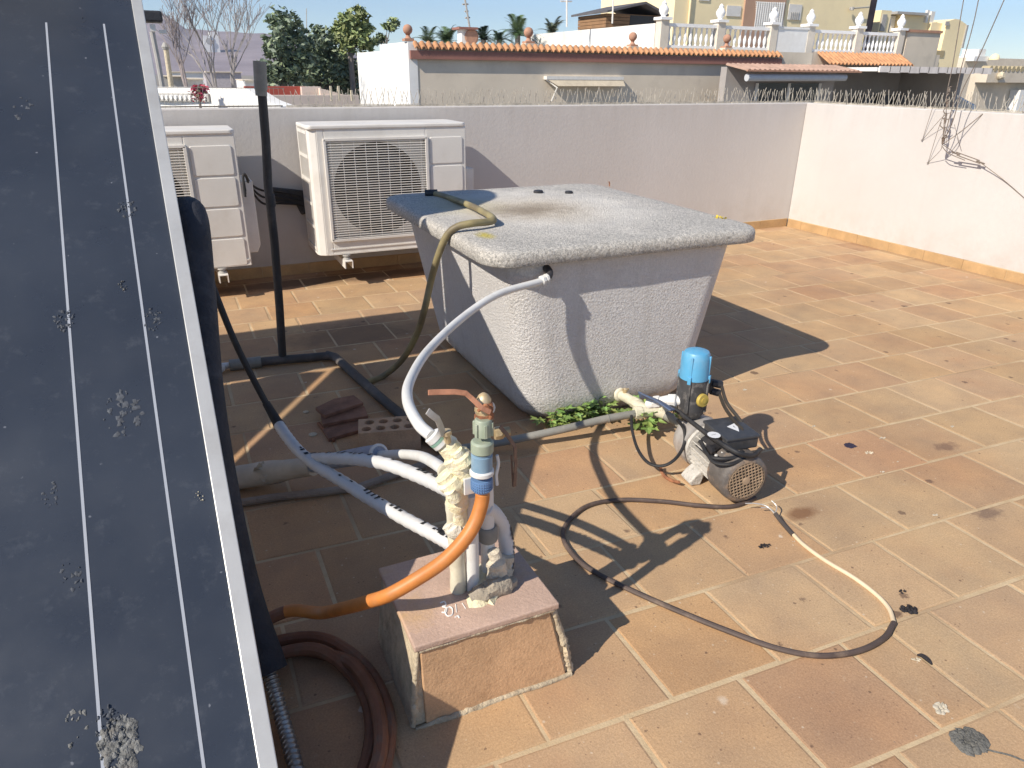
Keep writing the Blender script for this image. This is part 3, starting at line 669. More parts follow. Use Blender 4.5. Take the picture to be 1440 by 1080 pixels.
b = MB(); b.prism([(PX0, PY0), (PX1, PY0 - .004), (PX1 - .002, PY1), (PX0, PY1)], 'Z', PZ - .014, PZ); obj('top_tile', b, m_ptop, pt, bevel=.003)
# white scrawl on the top tile
m_chalk = mat('white_scrawl', (.78, .76, .72), .95, var=.1)
def scr(pts, r=.0016): 
    b.tube(spline([at(x, y, PZ + .0006) for x, y in pts], 5), r, 5)
b = MB(); scr([(619, 848), (625, 846), (627, 851), (622, 853)]); scr([(622, 853), (628, 855), (627, 861), (621, 861)])
scr([(632, 853), (626, 858), (629, 866), (636, 864), (636, 856), (632, 853)]); scr([(641, 850), (642, 861)], .0012); scr([(640, 868), (644, 866), (646, 869)], .0016); scr([(650, 848), (655, 856)], .001)
obj('white_scrawl', b, m_chalk, pt)

sp = thing('valve_standpipe', (.44, 1.09, PZ), 'cluster of foam caked water pipes with three valves rising from the plinth', 'standpipe')
Y0 = 1.07
def sy(x, y, Y=Y0): return atY(x, y, Y)
b = MB(); b.lathe([(.052, -.001), (.046, .008), (.036, .016), (.028, .022)], (.452, 1.085, PZ), (0, 0, 1), 20); b.lathe([(.03, -.001), (.022, .006), (.012, .011)], (.425, 1.045, PZ), (0, 0, 1), 14)
for i, p in enumerate(b.v): q = Vector(p); k = 1 + .35 * mnoise.noise(q * 60); b.v[i] = tuple(V(.452, 1.085, PZ) + (q - V(.452, 1.085, PZ)) * k)
obj('mortar_collar', b, m_foam, sp, smooth=True)
def lumpy(mb, pts, r, n=16, amp=.18, sc=45):
    P = spline(pts, 6); k0 = len(mb.v); rs = r if not isinstance(r, list) else [r[min(int(i / (len(P) - 1) * (len(r) - 1) + .5), len(r) - 1)] for i in range(len(P))]
    mb.tube(P, rs, n)
    for i in range(k0, len(mb.v)):
        q = Vector(mb.v[i]); ax = min(P, key=lambda a: (a - q).length_squared); d = q - ax
        mb.v[i] = tuple(ax + d * (1 + amp * (mnoise.noise(q * sc) + .6 * mnoise.noise(q * sc * 2.3))))
    return mb
for P_, r_ in (([V(PX0 - .012, PY0 - .004, .004), V(PX0 - .004, PY0 + .002, .08), V(PX0 + .007, PY0 + .010, PZ - .016)], [.005, .007, .005]), ([V(PX1 + .030, PY0 - .005, .004), V(PX1 + .014, PY0 + .002, .09), V(PX1 - .010, PY0 + .010, PZ - .016)], [.008, .009, .007]), ([V(PX0 - .01, PY0 - .011, .001), V(PX0 + .12, PY0 - .012, .001), V(PX1 + .03, PY0 - .013, .001)], [.004, .007, .006]), ([V(PX0 + .01, PY0 + .004, PZ - .016), V(PX1 - .01, PY0 + .002, PZ - .016)], [.004, .005])):
    b = MB(); lumpy(b, [P_[0], P_[0].lerp(P_[1], .35), P_[0].lerp(P_[1], .7)] + P_[1:], r_, 8, .8, 110); obj('mortar_joint', b, m_pm, pt, smooth=True, angle=80)
# rising pipes
b = MB(); lumpy(b, [V(.392, 1.088, PZ - .002), V(.390, 1.086, .28), V(.386, 1.08, .36), V(.382, 1.075, .41)], .0165, 14, .1); obj('riser_pipe', b, m_cream_pvc, sp, smooth=True)
b = MB(); b.tube([(.420, 1.078, PZ - .002), (.418, 1.075, .30), (.416, 1.072, .42)], .0135, 14); obj('riser_pipe', b, m_white_pvc, sp, smooth=True)
b = MB(); b.tube([(.462, 1.098, PZ - .002), (.460, 1.096, .30), (.456, 1.094, .43), (.450, 1.092, .52), (.449, 1.088, .575), (.4475, 1.075, .598), (.446, 1.058, .60)], .0145, 14); obj('riser_pipe', b, m_white_pvc, sp, smooth=True)
b = MB(); b.lathe([(.0165, 0), (.020, .004), (.020, .03), (.0165, .036)], (.461, 1.096, .285), (-.02, -.02, 1), 14); obj('pipe_sleeve', b, m_grey_pvc, sp, smooth=True)
b = MB(); lumpy(b, [V(.470, 1.072, PZ), V(.468, 1.07, .24), V(.462, 1.07, .275)], [.026, .02, .013], 16, .3); lumpy(b, [V(.492, 1.09, PZ), V(.500, 1.09, .24)], [.02, .014], 12, .35); obj('torn_wrapping', b, mat('torn_cloth', (.62, .55, .43), .95, var=.2, vscale=40, bump=1., bscale=70), sp, smooth=True)
b = MB(); lumpy(b, [V(.405, 1.05, PZ - .001), V(.43, 1.048, PZ + .008), V(.47, 1.05, PZ + .012), V(.50, 1.06, PZ + .006)], [.018, .02, .022, .014], 14, .4, 50); obj('mortar_lump', b, mat('grey_mortar', (.36, .31, .24), .95, var=.2, vscale=30, bump=.9, bscale=70), sp, smooth=True)
# foam caked bodies: upper tee, lower tee, elbow
b = MB(); lumpy(b, [sy(622, 616, 1.083), sy(634, 632, 1.08), sy(646, 648, 1.072), sy(655, 664, 1.07)], [.017, .021, .026, .024], 18, .13, 38); lumpy(b, [sy(641, 634, 1.06), sy(653, 652, 1.055)], [.013, .018], 14, .12)
obj('foam_lagging', b, m_foam, sp, smooth=True)
b = MB(); lumpy(b, [sy(624, 668, 1.075), sy(636, 680, 1.07), sy(652, 684, 1.068)], [.019, .025, .021], 18, .11, 38); lumpy(b, [sy(645, 668, 1.072), sy(643, 700, 1.07), sy(645, 730, 1.074), sy(645, 760, 1.08)], [.02, .021, .017, .018], 16, .10)
lumpy(b, [sy(632, 690, 1.05), sy(640, 702, 1.05)], [.011, .013], 12, .12); obj('foam_lagging', b, m_foam, sp, smooth=True)
b = MB(); lumpy(b, [sy(632, 735, 1.078), sy(642, 745, 1.07), sy(655, 742, 1.068)], [.017, .020, .015], 14, .12); obj('foam_lagging', b, mat('whitish_foam', (.70, .66, .55), .85, var=.15, vscale=30, bump=.8, bscale=55), sp, smooth=True)
# valve on the white hose: nut, body, grey lever
b = MB(); n0 = sy(606, 611, 1.088); n1 = sy(616, 620, 1.083); ax = (n1 - n0); b.lathe([(.0125, 0), (.0165, .002), (.0165, .012), (.0145, .0125), (.0145, .018), (.0165, .019), (.0165, .027)], n0, ax, 14); obj('hose_nut', b, m_white_pvc, sp, smooth=True)
b = MB(); b.lathe([(.0168, 0), (.0168, .005)], n0 + ax.normalized() * .014, ax, 14); obj('seal_ring', b, mat('green_seal', (.22, .36, .28), .6), sp, smooth=True)
b = MB(); p = sy(628, 612, 1.066); b.lathe([(.006, 0), (.006, .016), (.010, .017), (.010, .024), (.005, .026)], sy(630, 622, 1.066), (p - sy(630, 622, 1.066)), 10); vb = obj('ball_valve', b, m_brass, sp, smooth=True)
def strap(mb, pts, wdt, th):
    """flat bar through pts; width is horizontal across the run"""
    P = [Vector(p) for p in pts]; vs = []
    for i, p in enumerate(P):
        t = (P[min(i + 1, len(P) - 1)] - P[max(i - 1, 0)]).normalized(); s_ = t.cross(V(.25, -.92, .3)).normalized(); nrm = s_.cross(t).normalized()
        for a, c_ in ((-1, -1), (1, -1), (1, 1), (-1, 1)): vs.append(p + s_ * a * wdt / 2 + nrm * c_ * th / 2)
    k = len(P); fs = [(i * 4 + j, i * 4 + (j + 1) % 4, (i + 1) * 4 + (j + 1) % 4, (i + 1) * 4 + j) for i in range(k - 1) for j in range(4)] + [(3, 2, 1, 0), tuple((k - 1) * 4 + j for j in range(4))]
    mb.add(vs, fs)
b = MB(); strap(b, [sy(601, 578, 1.05), sy(608, 584, 1.05), sy(615, 589, 1.052), sy(619, 598, 1.056), sy(624, 612, 1.06)], .0125, .0022); obj('lever', b, mat('grey_lever', (.52, .5, .46), .5, metal=.4, var=.2, vscale=40), vb, bevel=.0008)
# top gate valve with rusty lever, green coupling, blue connector
b = MB(); b.lathe([(.015, 0), (.015, .016), (.017, .017), (.017, .024), (.0125, .027), (.0135, .038), (.009, .046), (.003, .050)], sy(681, 590, 1.04), (.02, .1, 1), 16); tv = obj('top_valve', b, m_brass, sp, smooth=True)
b = MB(); q0_ = sy(681, 590, 1.04); b.lathe([(.0155, .001), (.0178, .002), (.0178, .011), (.0155, .012)], q0_, (.02, .1, 1), 6); b.lathe([(.0165, .026), (.0172, .029), (.015, .033)], q0_, (.02, .1, 1), 8); obj('hex_nut', b, m_rust, tv)
b = MB(); q = sy(684, 574, 1.035); b.tube([q, q + V(.0, -.012, .004)], .0085, 10); b.tube(spline([sy(672, 578, 1.025), sy(684, 570, 1.02), sy(691, 582, 1.022), sy(688, 592, 1.024)], 5), .0032, 8); obj('valve_stem', b, m_rust, tv, smooth=True)
b = MB(); strap(b, [sy(602, 552, 1.035), sy(612, 551.5, 1.035), sy(640, 551, 1.035), sy(655, 553, 1.033), sy(663, 560, 1.03), sy(678, 574, 1.018), sy(690, 580, 1.016)], .0095, .0025); obj('lever', b, mat('rusty_lever', (.44, .205, .12), .8, var=.25, vscale=60, dirt=(.28, .11, .06), dscale=50, damt=.6), tv, bevel=.0008)
b = MB(); b.lathe([(.0155, 0), (.0155, .030), (.0135, .033)], sy(679.5, 612, 1.03), (.01, 0, 1), 16)
for k in range(6):
    a = 2 * PI * k / 6 + .4; q = sy(679.5, 612, 1.03) + V(.0155 * math.cos(a), .0155 * math.sin(a), .014); b.box(q, (.006, .006, .026), a)
b.lathe([(.0205, 0), (.0205, .019), (.017, .022)], sy(678, 634.5, 1.03), (.01, 0, 1), 20); obj('green_coupling', b, mat('sage_green_plastic', (.30, .345, .26), .5, var=.1, vscale=20, dirt=(.42, .42, .34), dscale=40, damt=.4), sp, smooth=True, bevel=.0008)
b = MB(); b.lathe([(.0195, 0), (.0195, .0385), (.0178, .0395), (.0178, .0425)], sy(677.5, 665.5, 1.03), (.01, 0, 1), 24); bl = obj('blue_connector', b, mat('pale_blue_plastic', (.19, .30, .40), .42, var=.08, vscale=20, dirt=(.4, .45, .5), dscale=40, damt=.3), sp, smooth=True)
b = MB(); b.lathe([(.0195, 0), (.0225, .003), (.0225, .009), (.0195, .012)], sy(677.5, 667, 1.03), (.01, 0, 1), 24); b.tube(spline([sy(699, 640, 1.025), sy(701, 652, 1.025), sy(698, 668, 1.025), sy(699, 682, 1.025)], 4), .003, 6); obj('white_collar', b, m_white_pvc, bl, smooth=True)
b = MB(); b.lathe([(.0165, 0), (.0185, .004), (.0195, .02), (.0195, .0255)], sy(677.5, 689, 1.03), (.01, 0, 1), 24)
for k in range(28):
    a = 2 * PI * k / 28
    for j in range(4): b.box(sy(677.5, 689, 1.03) + V(.0192 * math.cos(a), .0192 * math.sin(a), .006 + .0052 * j), (.0022, .0022, .0024), a)
obj('grip_ring', b, mat('mid_blue_plastic', (.13, .235, .42), .45, var=.1, vscale=20), bl, smooth=True)
# right hand brass valve with long rusty lever hanging down
b = MB(); q = sy(695, 610, 1.078); b.lathe([(.012, 0), (.013, .004), (.013, .014), (.009, .018), (.009, .030)], q, (1, -.1, .05), 8); rv = obj('side_valve', b, m_brass, sp, smooth=True)
b = MB(); strap(b, [sy(703, 600, 1.06), sy(712, 610, 1.057), sy(724, 628, 1.055), sy(725, 655, 1.055), sy(723.5, 684, 1.055)], .007, .0022); strap(b, [sy(719, 640, 1.06), sy(721.5, 684, 1.06)], .003, .002); obj('lever', b, mat('brown_iron', (.20, .125, .085), .8, var=.3, vscale=60), rv)
b = MB(); b.lathe([(.0125, 0), (.015, .002), (.015, .010)], sy(660, 672, 1.066), (1, 0, 0), 12); q = sy(657, 684, 1.05); b.bb(q.x - .008, q.x + .012, 1.043, 1.049, q.z - .014, q.z + .02); obj('white_clip', b, m_white_pvc, sp, bevel=.001)

# hoses at the standpipe
oc = mat('orange_hose_rubber', (.56, .20, .045), .5, var=.14, vscale=30, dirt=(.42, .2, .09), dscale=40, damt=.4)
hs = thing('orange_hose', (.2, 1.1, 0), 'orange garden hose from the blue connector coiling on the floor beside the plinth', 'hose')
pts = [sy(677.5, 686, 1.03), sy(678.5, 697, 1.028), sy(676, 712, 1.024), sy(668, 735, 1.018), sy(652, 760, 1.012), sy(625, 788, 1.015), sy(590, 812, 1.03), sy(548, 836, 1.045), sy(518, 846, 1.09), atY(485, 855, 1.17), atY(450, 862, 1.25)]
cx, cy = .045, 1.04
turns = 3.6
for k in range(1, int(turns * 12)):
    a = math.radians(52) + 2 * PI * k / 12; rr = .205 - .018 * (k // 12) - .0012 * (k % 12) + .006 * math.sin(k * 1.3)
    zz_ = .016 + max(0, .08 - .02 * k) + .022 * ((k // 12) % 2) + .004 * math.sin(k * .9)
    pts.append(V(cx + rr * math.cos(a) * .86, cy + rr * math.sin(a) * 1.25, zz_))
P = spline(pts, 6)
b = MB(); b.tube(P[:67], [.0115] * 5 + [.0135] * 62, 14); obj('hose_end', b, oc, hs, smooth=True)
b = MB(); b.tube(P[66:], .0135, 10); obj('hose_coil', b, mat('shaded_orange_hose', (.21, .085, .042), .65, var=.25, vscale=14, dirt=(.2, .13, .085), dscale=25, damt=.7), hs, smooth=True)  # same hose, its colour darkened to stand for the shade on the coil
# insulated white sleeves with printed marks
m_sleeve = mat('white_ribbed_sleeve', (.60, .595, .585), .55, var=.06, vscale=14, dirt=(.48, .44, .4), dscale=30, damt=.25)
m_print = mat('black_print', (.02, .02, .022), .7, var=0)
def sleeve(mb, path, r, per=7, rib=.10):
    P = spline(path, per); mb.tube(P, [r * (1 + rib * (i % 2)) for i in range(len(P))], 16); return P
def prints(mb, P, r, spans, up):
    for a, b_ in spans:
        i = int(a * (len(P) - 1)); e = int(b_ * (len(P) - 1)); rnd = random.Random(int(a * 1000))
        while i < e:
            t = (P[min(i + 1, len(P) - 1)] - P[i]).normalized(); n_ = (up - t * up.dot(t)).normalized(); s_ = t.cross(n_)
            for k in range(rnd.choice((1, 1, 2))):
                off = rnd.uniform(-.25, .25) * r; q = P[i] + n_ * (r * 1.09) + s_ * off; l = r * rnd.uniform(.16, .42); h = r * rnd.uniform(.14, .5)
                mb.add([q - t * l - s_ * h, q + t * l - s_ * h, q + t * l + s_ * h, q - t * l + s_ * h], [(0, 1, 2, 3)])
            i += rnd.choice((1, 1, 1, 2))
UP = V(.2, -.35, 1).normalized()
def two_tone(o, n0, m2):
    o.data.materials.append(m2)
    for p in o.data.polygons[n0:]: p.material_index = 1

s1 = [atY(392, 597, 1.86), atY(402, 612, 1.80), atY(420, 634, 1.71), atY(445, 655, 1.61), atY(480, 676, 1.48), atY(520, 701, 1.37), atY(570, 730, 1.24), atY(612, 752, 1.14), atY(640, 768, 1.09)]
h1 = thing('sleeved_hose', s1[4].to_tuple()[:2] + (0,), 'long white ribbed hose with black print joining a thin black pipe', 'hose', 'white ribbed hoses fixed to the valve pipes')
b = MB(); P = sleeve(b, s1, .0140, 8); nf_ = len(b.f); prints(b, P, .0143, ((.28, .34), (.5, .52), (.55, .57), (.62, .76), (.84, .86), (.89, .97)), UP); two_tone(obj('ribbed_sleeve', b, m_sleeve, h1, smooth=True, angle=80), nf_, m_print)
b = MB(); bp_ = spline([(.0, 2.1, .80)] + [atY(x, y, Y) for x, y, Y in ((291, 380, 2.02), (298, 400, 2.0), (330, 480, 1.95), (365, 550, 1.90), (389, 592, 1.865))], 6); b.tube(bp_, .0088, 10); b.tube([bp_[-5], bp_[-1], atY(394, 600, 1.855)], [.011, .014, .017], 12); obj('black_pipe', b, m_black_rubber, h1, smooth=True)
s2 = [atY(430, 645, 1.70), atY(450, 645, 1.62), atY(490, 645, 1.50), atY(540, 652, 1.36), atY(590, 670, 1.23), atY(625, 686, 1.13), atY(642, 694, 1.09)]
h2 = thing('sleeved_hose', s2[3].to_tuple()[:2] + (0,), 'white ribbed hose with black print, lying just above the longest one', 'hose', 'white ribbed hoses fixed to the valve pipes')
b = MB(); P = sleeve(b, s2, .0140, 8); nf_ = len(b.f); prints(b, P, .0143, ((.12, .2), (.24, .34), (.37, .46), (.55, .57), (.68, .96)), UP); two_tone(obj('ribbed_sleeve', b, m_sleeve, h2, smooth=True, angle=80), nf_, m_print)
s3 = [atY(682, 714, 1.09), atY(694, 722, 1.105), atY(706, 740, 1.115), atY(712, 765, 1.11), atY(712, 790, 1.10), atY(709, 815, 1.092)]
h3 = thing('sleeved_hose', (.49, 1.1, PZ), 'short white ribbed hose bent down into the plinth right of the pipes', 'hose', 'white ribbed hoses fixed to the valve pipes')
b = MB(); P = sleeve(b, s3, .0150, 9); nf_ = len(b.f); prints(b, P, .0153, ((.45, .95),), V(1, -.5, .2)); two_tone(obj('ribbed_sleeve', b, m_sleeve, h3, smooth=True, angle=80), nf_, m_print)
# smooth white hose leaving the wrapped tube
s4 = [atY(515, 640, 1.66), atY(537, 640, 1.60), atY(565, 639, 1.46), atY(592, 642, 1.30), atY(612, 652, 1.18), atY(628, 664, 1.10)]
hw = thing('white_hose', s4[2].to_tuple()[:2] + (0,), 'short smooth white hose from the grey tube end to the valves', 'hose')
b = MB(); b.tube(spline(s4, 8), .0118, 14); obj('hose_tube', b, m_white_pvc, hw, smooth=True)
b = MB(); q = spline(s4, 8)[-1]; b.lathe([(.0135, -.012), (.016, -.010), (.016, .004)], q, (spline(s4, 8)[-1] - spline(s4, 8)[-3]), 14); obj('hose_nut', b, m_cream_pvc, hw, smooth=True)
wrap = thing('wrapped_tube', (.2, 1.9, 0), 'lagging tube on the floor, beige torn wrapping turning blue grey at its end', 'tube')
w0 = [(-.25, 2.03, .035), (-.04, 2.0, .04), (.09, 1.98, .045), atY(440, 655, 1.86)]
b = MB(); lumpy(b, w0, [.034, .034, .036, .030], 18, .12, 22); fp_ = atY(373, 668, 1.93)
for k in range(7):
    a = k * .5 - .4; q = Vector((.095, 1.965, .045)); d = V(.012 * math.cos(a * 3), -.030 * math.cos(a) - .012, .030 * math.sin(a) + .016); b.add([q + V(-.02, 0, .02), q + V(.022, -.01, .018), q + d * 1.2], [(0, 1, 2)])
obj('torn_wrapping', b, mat('beige_wrapping', (.54, .46, .36), .75, var=.16, vscale=14, bump=.6, bscale=25), wrap, smooth=True)
w1 = [atY(438, 655, 1.86), atY(470, 648, 1.78), atY(505, 642, 1.69), atY(533, 639, 1.61)]
b = MB(); b.tube(spline(w1, 6), [.020 + .007 * i / 18 for i in range(19)], 18); obj('foil_tube', b, mat('blue_grey_foam', (.30, .34, .42), .5, var=.12, vscale=25, dirt=(.08, .08, .1), dscale=50, damt=.5), wrap, smooth=True)
b = MB(); P = spline(w1, 6); t = (P[-1] - P[-2]).normalized(); b.lathe([(.0275, -.006), (.0285, -.004), (.0285, .002), (.022, .003), (.021, -.006)], P[-1], t, 18); obj('tube_lip', b, m_white_pvc, wrap, smooth=True)
b = MB(); b.tube([(-.3, 1.93, .012), (.12, 1.885, .013), (.35, 1.84, .012), (.66, 1.90, .02)], .012, 8); o = obj('mortar_ridge', b, mat('dusty_mortar', (.30, .24, .19), .95, var=.2, vscale=15, bump=.6, bscale=60), smooth=True); tag(o, 'low dusty mortar ridge on the tiles in front of the wrapped tube', 'ridge')

# ------------------------------------------------------------------ hollow brick and broken tiles
def boolean(base_mb, cutters, name, m, bevel=0., origin=None):
    o = obj(name, base_mb, m, origin=origin)
    for c_ in cutters:
        co_ = obj('cutter', c_, m, origin=origin); md = o.modifiers.new('b', 'BOOLEAN'); md.object = co_; md.operation = 'DIFFERENCE'; md.solver = 'EXACT'
    bpy.context.view_layer.update(); dg = bpy.context.evaluated_depsgraph_get(); me = bpy.data.meshes.new_from_object(o.evaluated_get(dg)); o.modifiers.clear(); o.data = me
    for q in [q for q in bpy.data.objects if q.name.startswith('cutter')]: bpy.data.objects.remove(q)
    return o
bc = at(547, 597, .075); RZ = math.radians(-14)
b = MB(); b.box((0, 0, .038), (.20, .105, .076))
cut = []
cm = MB()
for i in range(4):
    for j in range(2): cm.lathe([(.0165, 0), (.0165, .2)], (-.074 + .046 * i + .010 * j, -.024 + .048 * j, -.05), (0, 0, 1), 14)
m_brick = mat('red_clay_brick', (.54, .345, .21), .9, var=.15, vscale=14, fine=.1, fscale=150, bump=.3, bscale=120)
brk = boolean(b, [cm], 'hollow_brick', m_brick, origin=(0, 0, 0)); brk.location = (bc.x, bc.y, 0.001); brk.rotation_euler = (0, 0, RZ)
tag(brk, 'perforated clay brick with round holes lying in the shade by the tank', 'brick')
for k, (px_, py_, rz, z, lab_) in enumerate(((487, 606, .25, .0, 'lowest dark roof tile fragment in the pile left of the hollow brick'), (483, 588, .1, .014, 'middle dark roof tile fragment in the pile left of the hollow brick'), (476, 574, .4, .028, 'topmost dark roof tile fragment in the pile left of the hollow brick'))):
    q = at(px_, py_, z); b = MB()
    P = [(-.085, -.04), (.075, -.05), (.09, .03), (.02, .055), (-.07, .04)]
    b.prism([(q.x + x * math.cos(rz) - y * math.sin(rz), q.y + x * math.sin(rz) + y * math.cos(rz)) for x, y in P], 'Z', z + .0015, z + .0145)
    o = obj('tile_fragment', b, mat('dark_burnt_tile', (.24, .125, .08), .9, var=.3, vscale=20, bump=.5, bscale=60), bevel=.002); tag(o, lab_, 'broken tile', 'pile of tile fragments in the shade')
for k, (x, y, s) in enumerate(((440, 612, .014), (430, 580, .010))):
    q = at(x, y); b = MB(); b.lathe([(s, .0), (s * 1.1, s * .3), (s * .5, s * .6)], q + V(0, 0, .0), (0, 0, 1), 7); o = obj('pebble', b, m_mortar); tag(o, ['pale mortar crumb on the shaded tiles left of the hollow brick', 'smaller mortar crumb on the shaded tiles by the black pipe'][k], 'crumb')
q0, q1 = at(448, 598), at(470, 622); b = MB(); b.tube([q0 + V(0, 0, .008), q1 + V(0, 0, .006)], .006, 6); o = obj('dry_stick', b, m_rust); tag(o, 'short dark stick lying on the shaded tiles left of the hollow brick', 'stick')

# ------------------------------------------------------------------ pump
PK = 1.13
FC = V(1.352, 1.306, .086); AXD = V(.14, .99, .0).normalized(); SDX = V(AXD.y, -AXD.x, 0)   # motor axis, sideways (towards +x)
pu = thing('water_pump', (1.31, 1.46, 0), 'dusty electric water pump with ribbed motor standing before the tank', 'pump')
m_pumpgrey = mat('dusty_dark_steel', (.14, .125, .115), .65, metal=.15, var=.3, vscale=25, dirt=(.32, .225, .15), dscale=22, damt=.95, bump=.35, bscale=120)
m_ribs = mat('chalky_aluminium', (.55, .52, .47), .85, metal=.05, var=.15, vscale=45, dirt=(.20, .185, .165), dscale=70, damt=.6, bump=.5, bscale=90)
def ax(a, r=0, s=0): return FC + AXD * a + SDX * s + V(0, 0, r)
b = MB(); b.lathe([(0.0588, .0), (0.0678, .0015), (0.0740, .008), (0.0757, .02), (0.0757, .085), (0.0723, .086), (0.0723, .02), (0.0655, .01), (0.0588, .006)], FC, AXD, 36, cap=False); fc = obj('fan_cover', b, m_pumpgrey, pu, smooth=True, angle=50)
b = MB(); b.lathe([(0.0605, -.0005), (0.0605, .004), (0.0542, .0045), (0.0542, -.001)], FC, AXD, 36, cap=False)
UPV = V(0, 0, 1)
for k in range(-5, 6):
    o_ = k * .0104; hl = math.sqrt(max(0, .0576 ** 2 - o_ ** 2))
    # a net of two crossing sets of bars, turned as in the photo
    for d1, d2 in ((.97, .24), (-.24, .97)):
        e1 = SDX * d1 + UPV * d2; e2 = SDX * -d2 + UPV * d1; c_ = FC + e2 * o_ + AXD * .001
        b.tube([c_ - e1 * hl, c_ + e1 * hl], .0017, 4)
b.lathe([(0.0113, -.002), (0.0113, .003)], FC, AXD, 14); obj('fan_grille', b, mat('brown_grille', (.34, .25, .17), .75, var=.25, vscale=40), fc)
b = MB(); b.lathe([(0.0565, .03), (0.0565, .034)], FC, AXD, 24); b.lathe([(0.0181, .01), (0.0181, .03)], FC, AXD, 12); obj('fan', b, m_dark_plastic, fc)
b = MB(); b.lathe([(0.051, .0), (0.051, .125)], ax(.083), AXD, 28); obj('motor_core', b, m_dark_plastic, pu, smooth=True)  # dark core colour stands in for the shade between the fins
b = MB()
for k in range(24):
    a = 2 * PI * k / 24
    if 60 < math.degrees(a) < 120: continue
    d = SDX * math.cos(a) + UPV * math.sin(a); t_ = AXD.cross(d)
    p0_, p1_ = ax(.088) + d * .049, ax(.202) + d * .049; w_ = t_ * .0024; h_ = d * .022
    b.add([p0_ - w_, p0_ + w_, p0_ + w_ * .6 + h_, p0_ - w_ * .6 + h_, p1_ - w_, p1_ + w_, p1_ + w_ * .6 + h_, p1_ - w_ * .6 + h_], [(0, 3, 2, 1), (4, 5, 6, 7), (0, 4, 7, 3), (1, 2, 6, 5), (3, 7, 6, 2)])
obj('cooling_fins', b, m_ribs, pu)
b = MB(); b.lathe([(0.0565, 0), (0.0746, .003), (0.0768, .012), (0.0678, .018)], ax(.203), AXD, 30); obj('end_flange', b, m_ribs, pu, smooth=True)
m_vol = mat('brushed_pump_steel', (.50, .47, .44), .45, metal=.4, var=.2, vscale=14, dirt=(.27, .22, .19), dscale=16, damt=.6)
b = MB(); b.lathe([(0.0723, 0), (0.0791, .004), (0.0802, .05), (0.0746, .07), (0.0565, .082), (0.0316, .09), (0.0249, .10)], ax(.222), AXD, 36); obj('pump_head', b, m_vol, pu, smooth=True)
for sd in (-1, 1):
    b = MB(); q = ax(.165, 0, .062 * sd); P = []
    for s_, z_ in ((-.006, .0), (.026, .001), (.034, .012), (.018, .032), (-.002, .048), (-.018, .042)): P.append((s_ * sd, z_))
    vs = []
    for a_ in (-.028, .028):
        for s_, z_ in P: vs.append(V(q.x, q.y, 0) + SDX * s_ + AXD * a_ + V(0, 0, z_ + .0015))
    n_ = len(P); b.add(vs, [tuple(range(n_ - 1, -1, -1)), tuple(range(n_, 2 * n_))] + [(i, (i + 1) % n_, n_ + (i + 1) % n_, n_ + i) for i in range(n_)]); obj('foot', b, m_ribs, pu, bevel=.004)
# terminal box on the motor
b = MB(); tc_ = V(1.372, 1.415, .178); rzb = math.atan2(AXD.y, AXD.x) - PI / 2
b.box(tc_, (.105, .125, .034), rzb); tbx = obj('terminal_box', b, mat('charcoal_plastic', (.045, .047, .052), .45, var=.2, vscale=18, dirt=(.14, .13, .12), dscale=30, damt=.3), pu, bevel=.005)
b = MB(); b.box(tc_ + V(0, 0, .0205), (.112, .132, .009), rzb); obj('box_lid', b, MATS['charcoal_plastic'], tbx, bevel=.003)
m_stk = mat('white_sticker', (.72, .72, .72), .5, var=.05); zt = tc_.z + .0256
b = MB(); tri = [at(1022, 600, zt), at(1036, 593.5, zt), at(1039.5, 607, zt)]; b.add(tri, [(0, 2, 1)]); 
ov = [at(1004 + 9.5 * math.cos(a), 611.5 - 4.4 * math.sin(a) + 1.2 * math.cos(a), zt) for a in [2 * PI * k / 14 for k in range(14)]]; b.add(ov, [tuple(range(14))]); obj('warning_sticker', b, m_stk, tbx)
b = MB(); cxs = sum(tri, V(0, 0, 0)) / 3
b.add([cxs + (p - cxs) * .35 + V(0, 0, .0004) for p in (tri[0].lerp(tri[1], .3), tri[0].lerp(tri[1], .6), tri[2])], [(0, 2, 1)]); cxo = sum(ov, V(0, 0, 0)) / 14
for k in range(5): q = cxo + V(-.008 + .0035 * k, -.001, .0004); b.add([q, q + V(.002, 0, 0), q + V(.002, .004, 0), q + V(0, .004, 0)], [(0, 1, 2, 3)])
obj('sticker_marks', b, mat('grey_ink', (.25, .25, .27), .6), tbx)
b = MB(); q = at(1000, 632, .15); b.cyl(q, q + V(.03, .005, .0), .012, 12); b.cyl(q + V(-.008, 0, 0), q + V(.004, .0005, 0), .015, 8); obj('cable_gland', b, m_dark_plastic, tbx, smooth=True)
b = MB()
for x_, y_ in ((1025, 633), (1016, 637), (1007, 641)): q = at(x_, y_, .145); b.lathe([(.002, -.004), (.005, 0), (.004, .004)], q, (0, 0, 1), 8)
q = at(1041, 620, .185); b.lathe([(.004, -.01), (.005, 0), (.003, .006)], q, (0, 0, 1), 8); obj('white_clips', b, m_white_pvc, tbx, smooth=True)
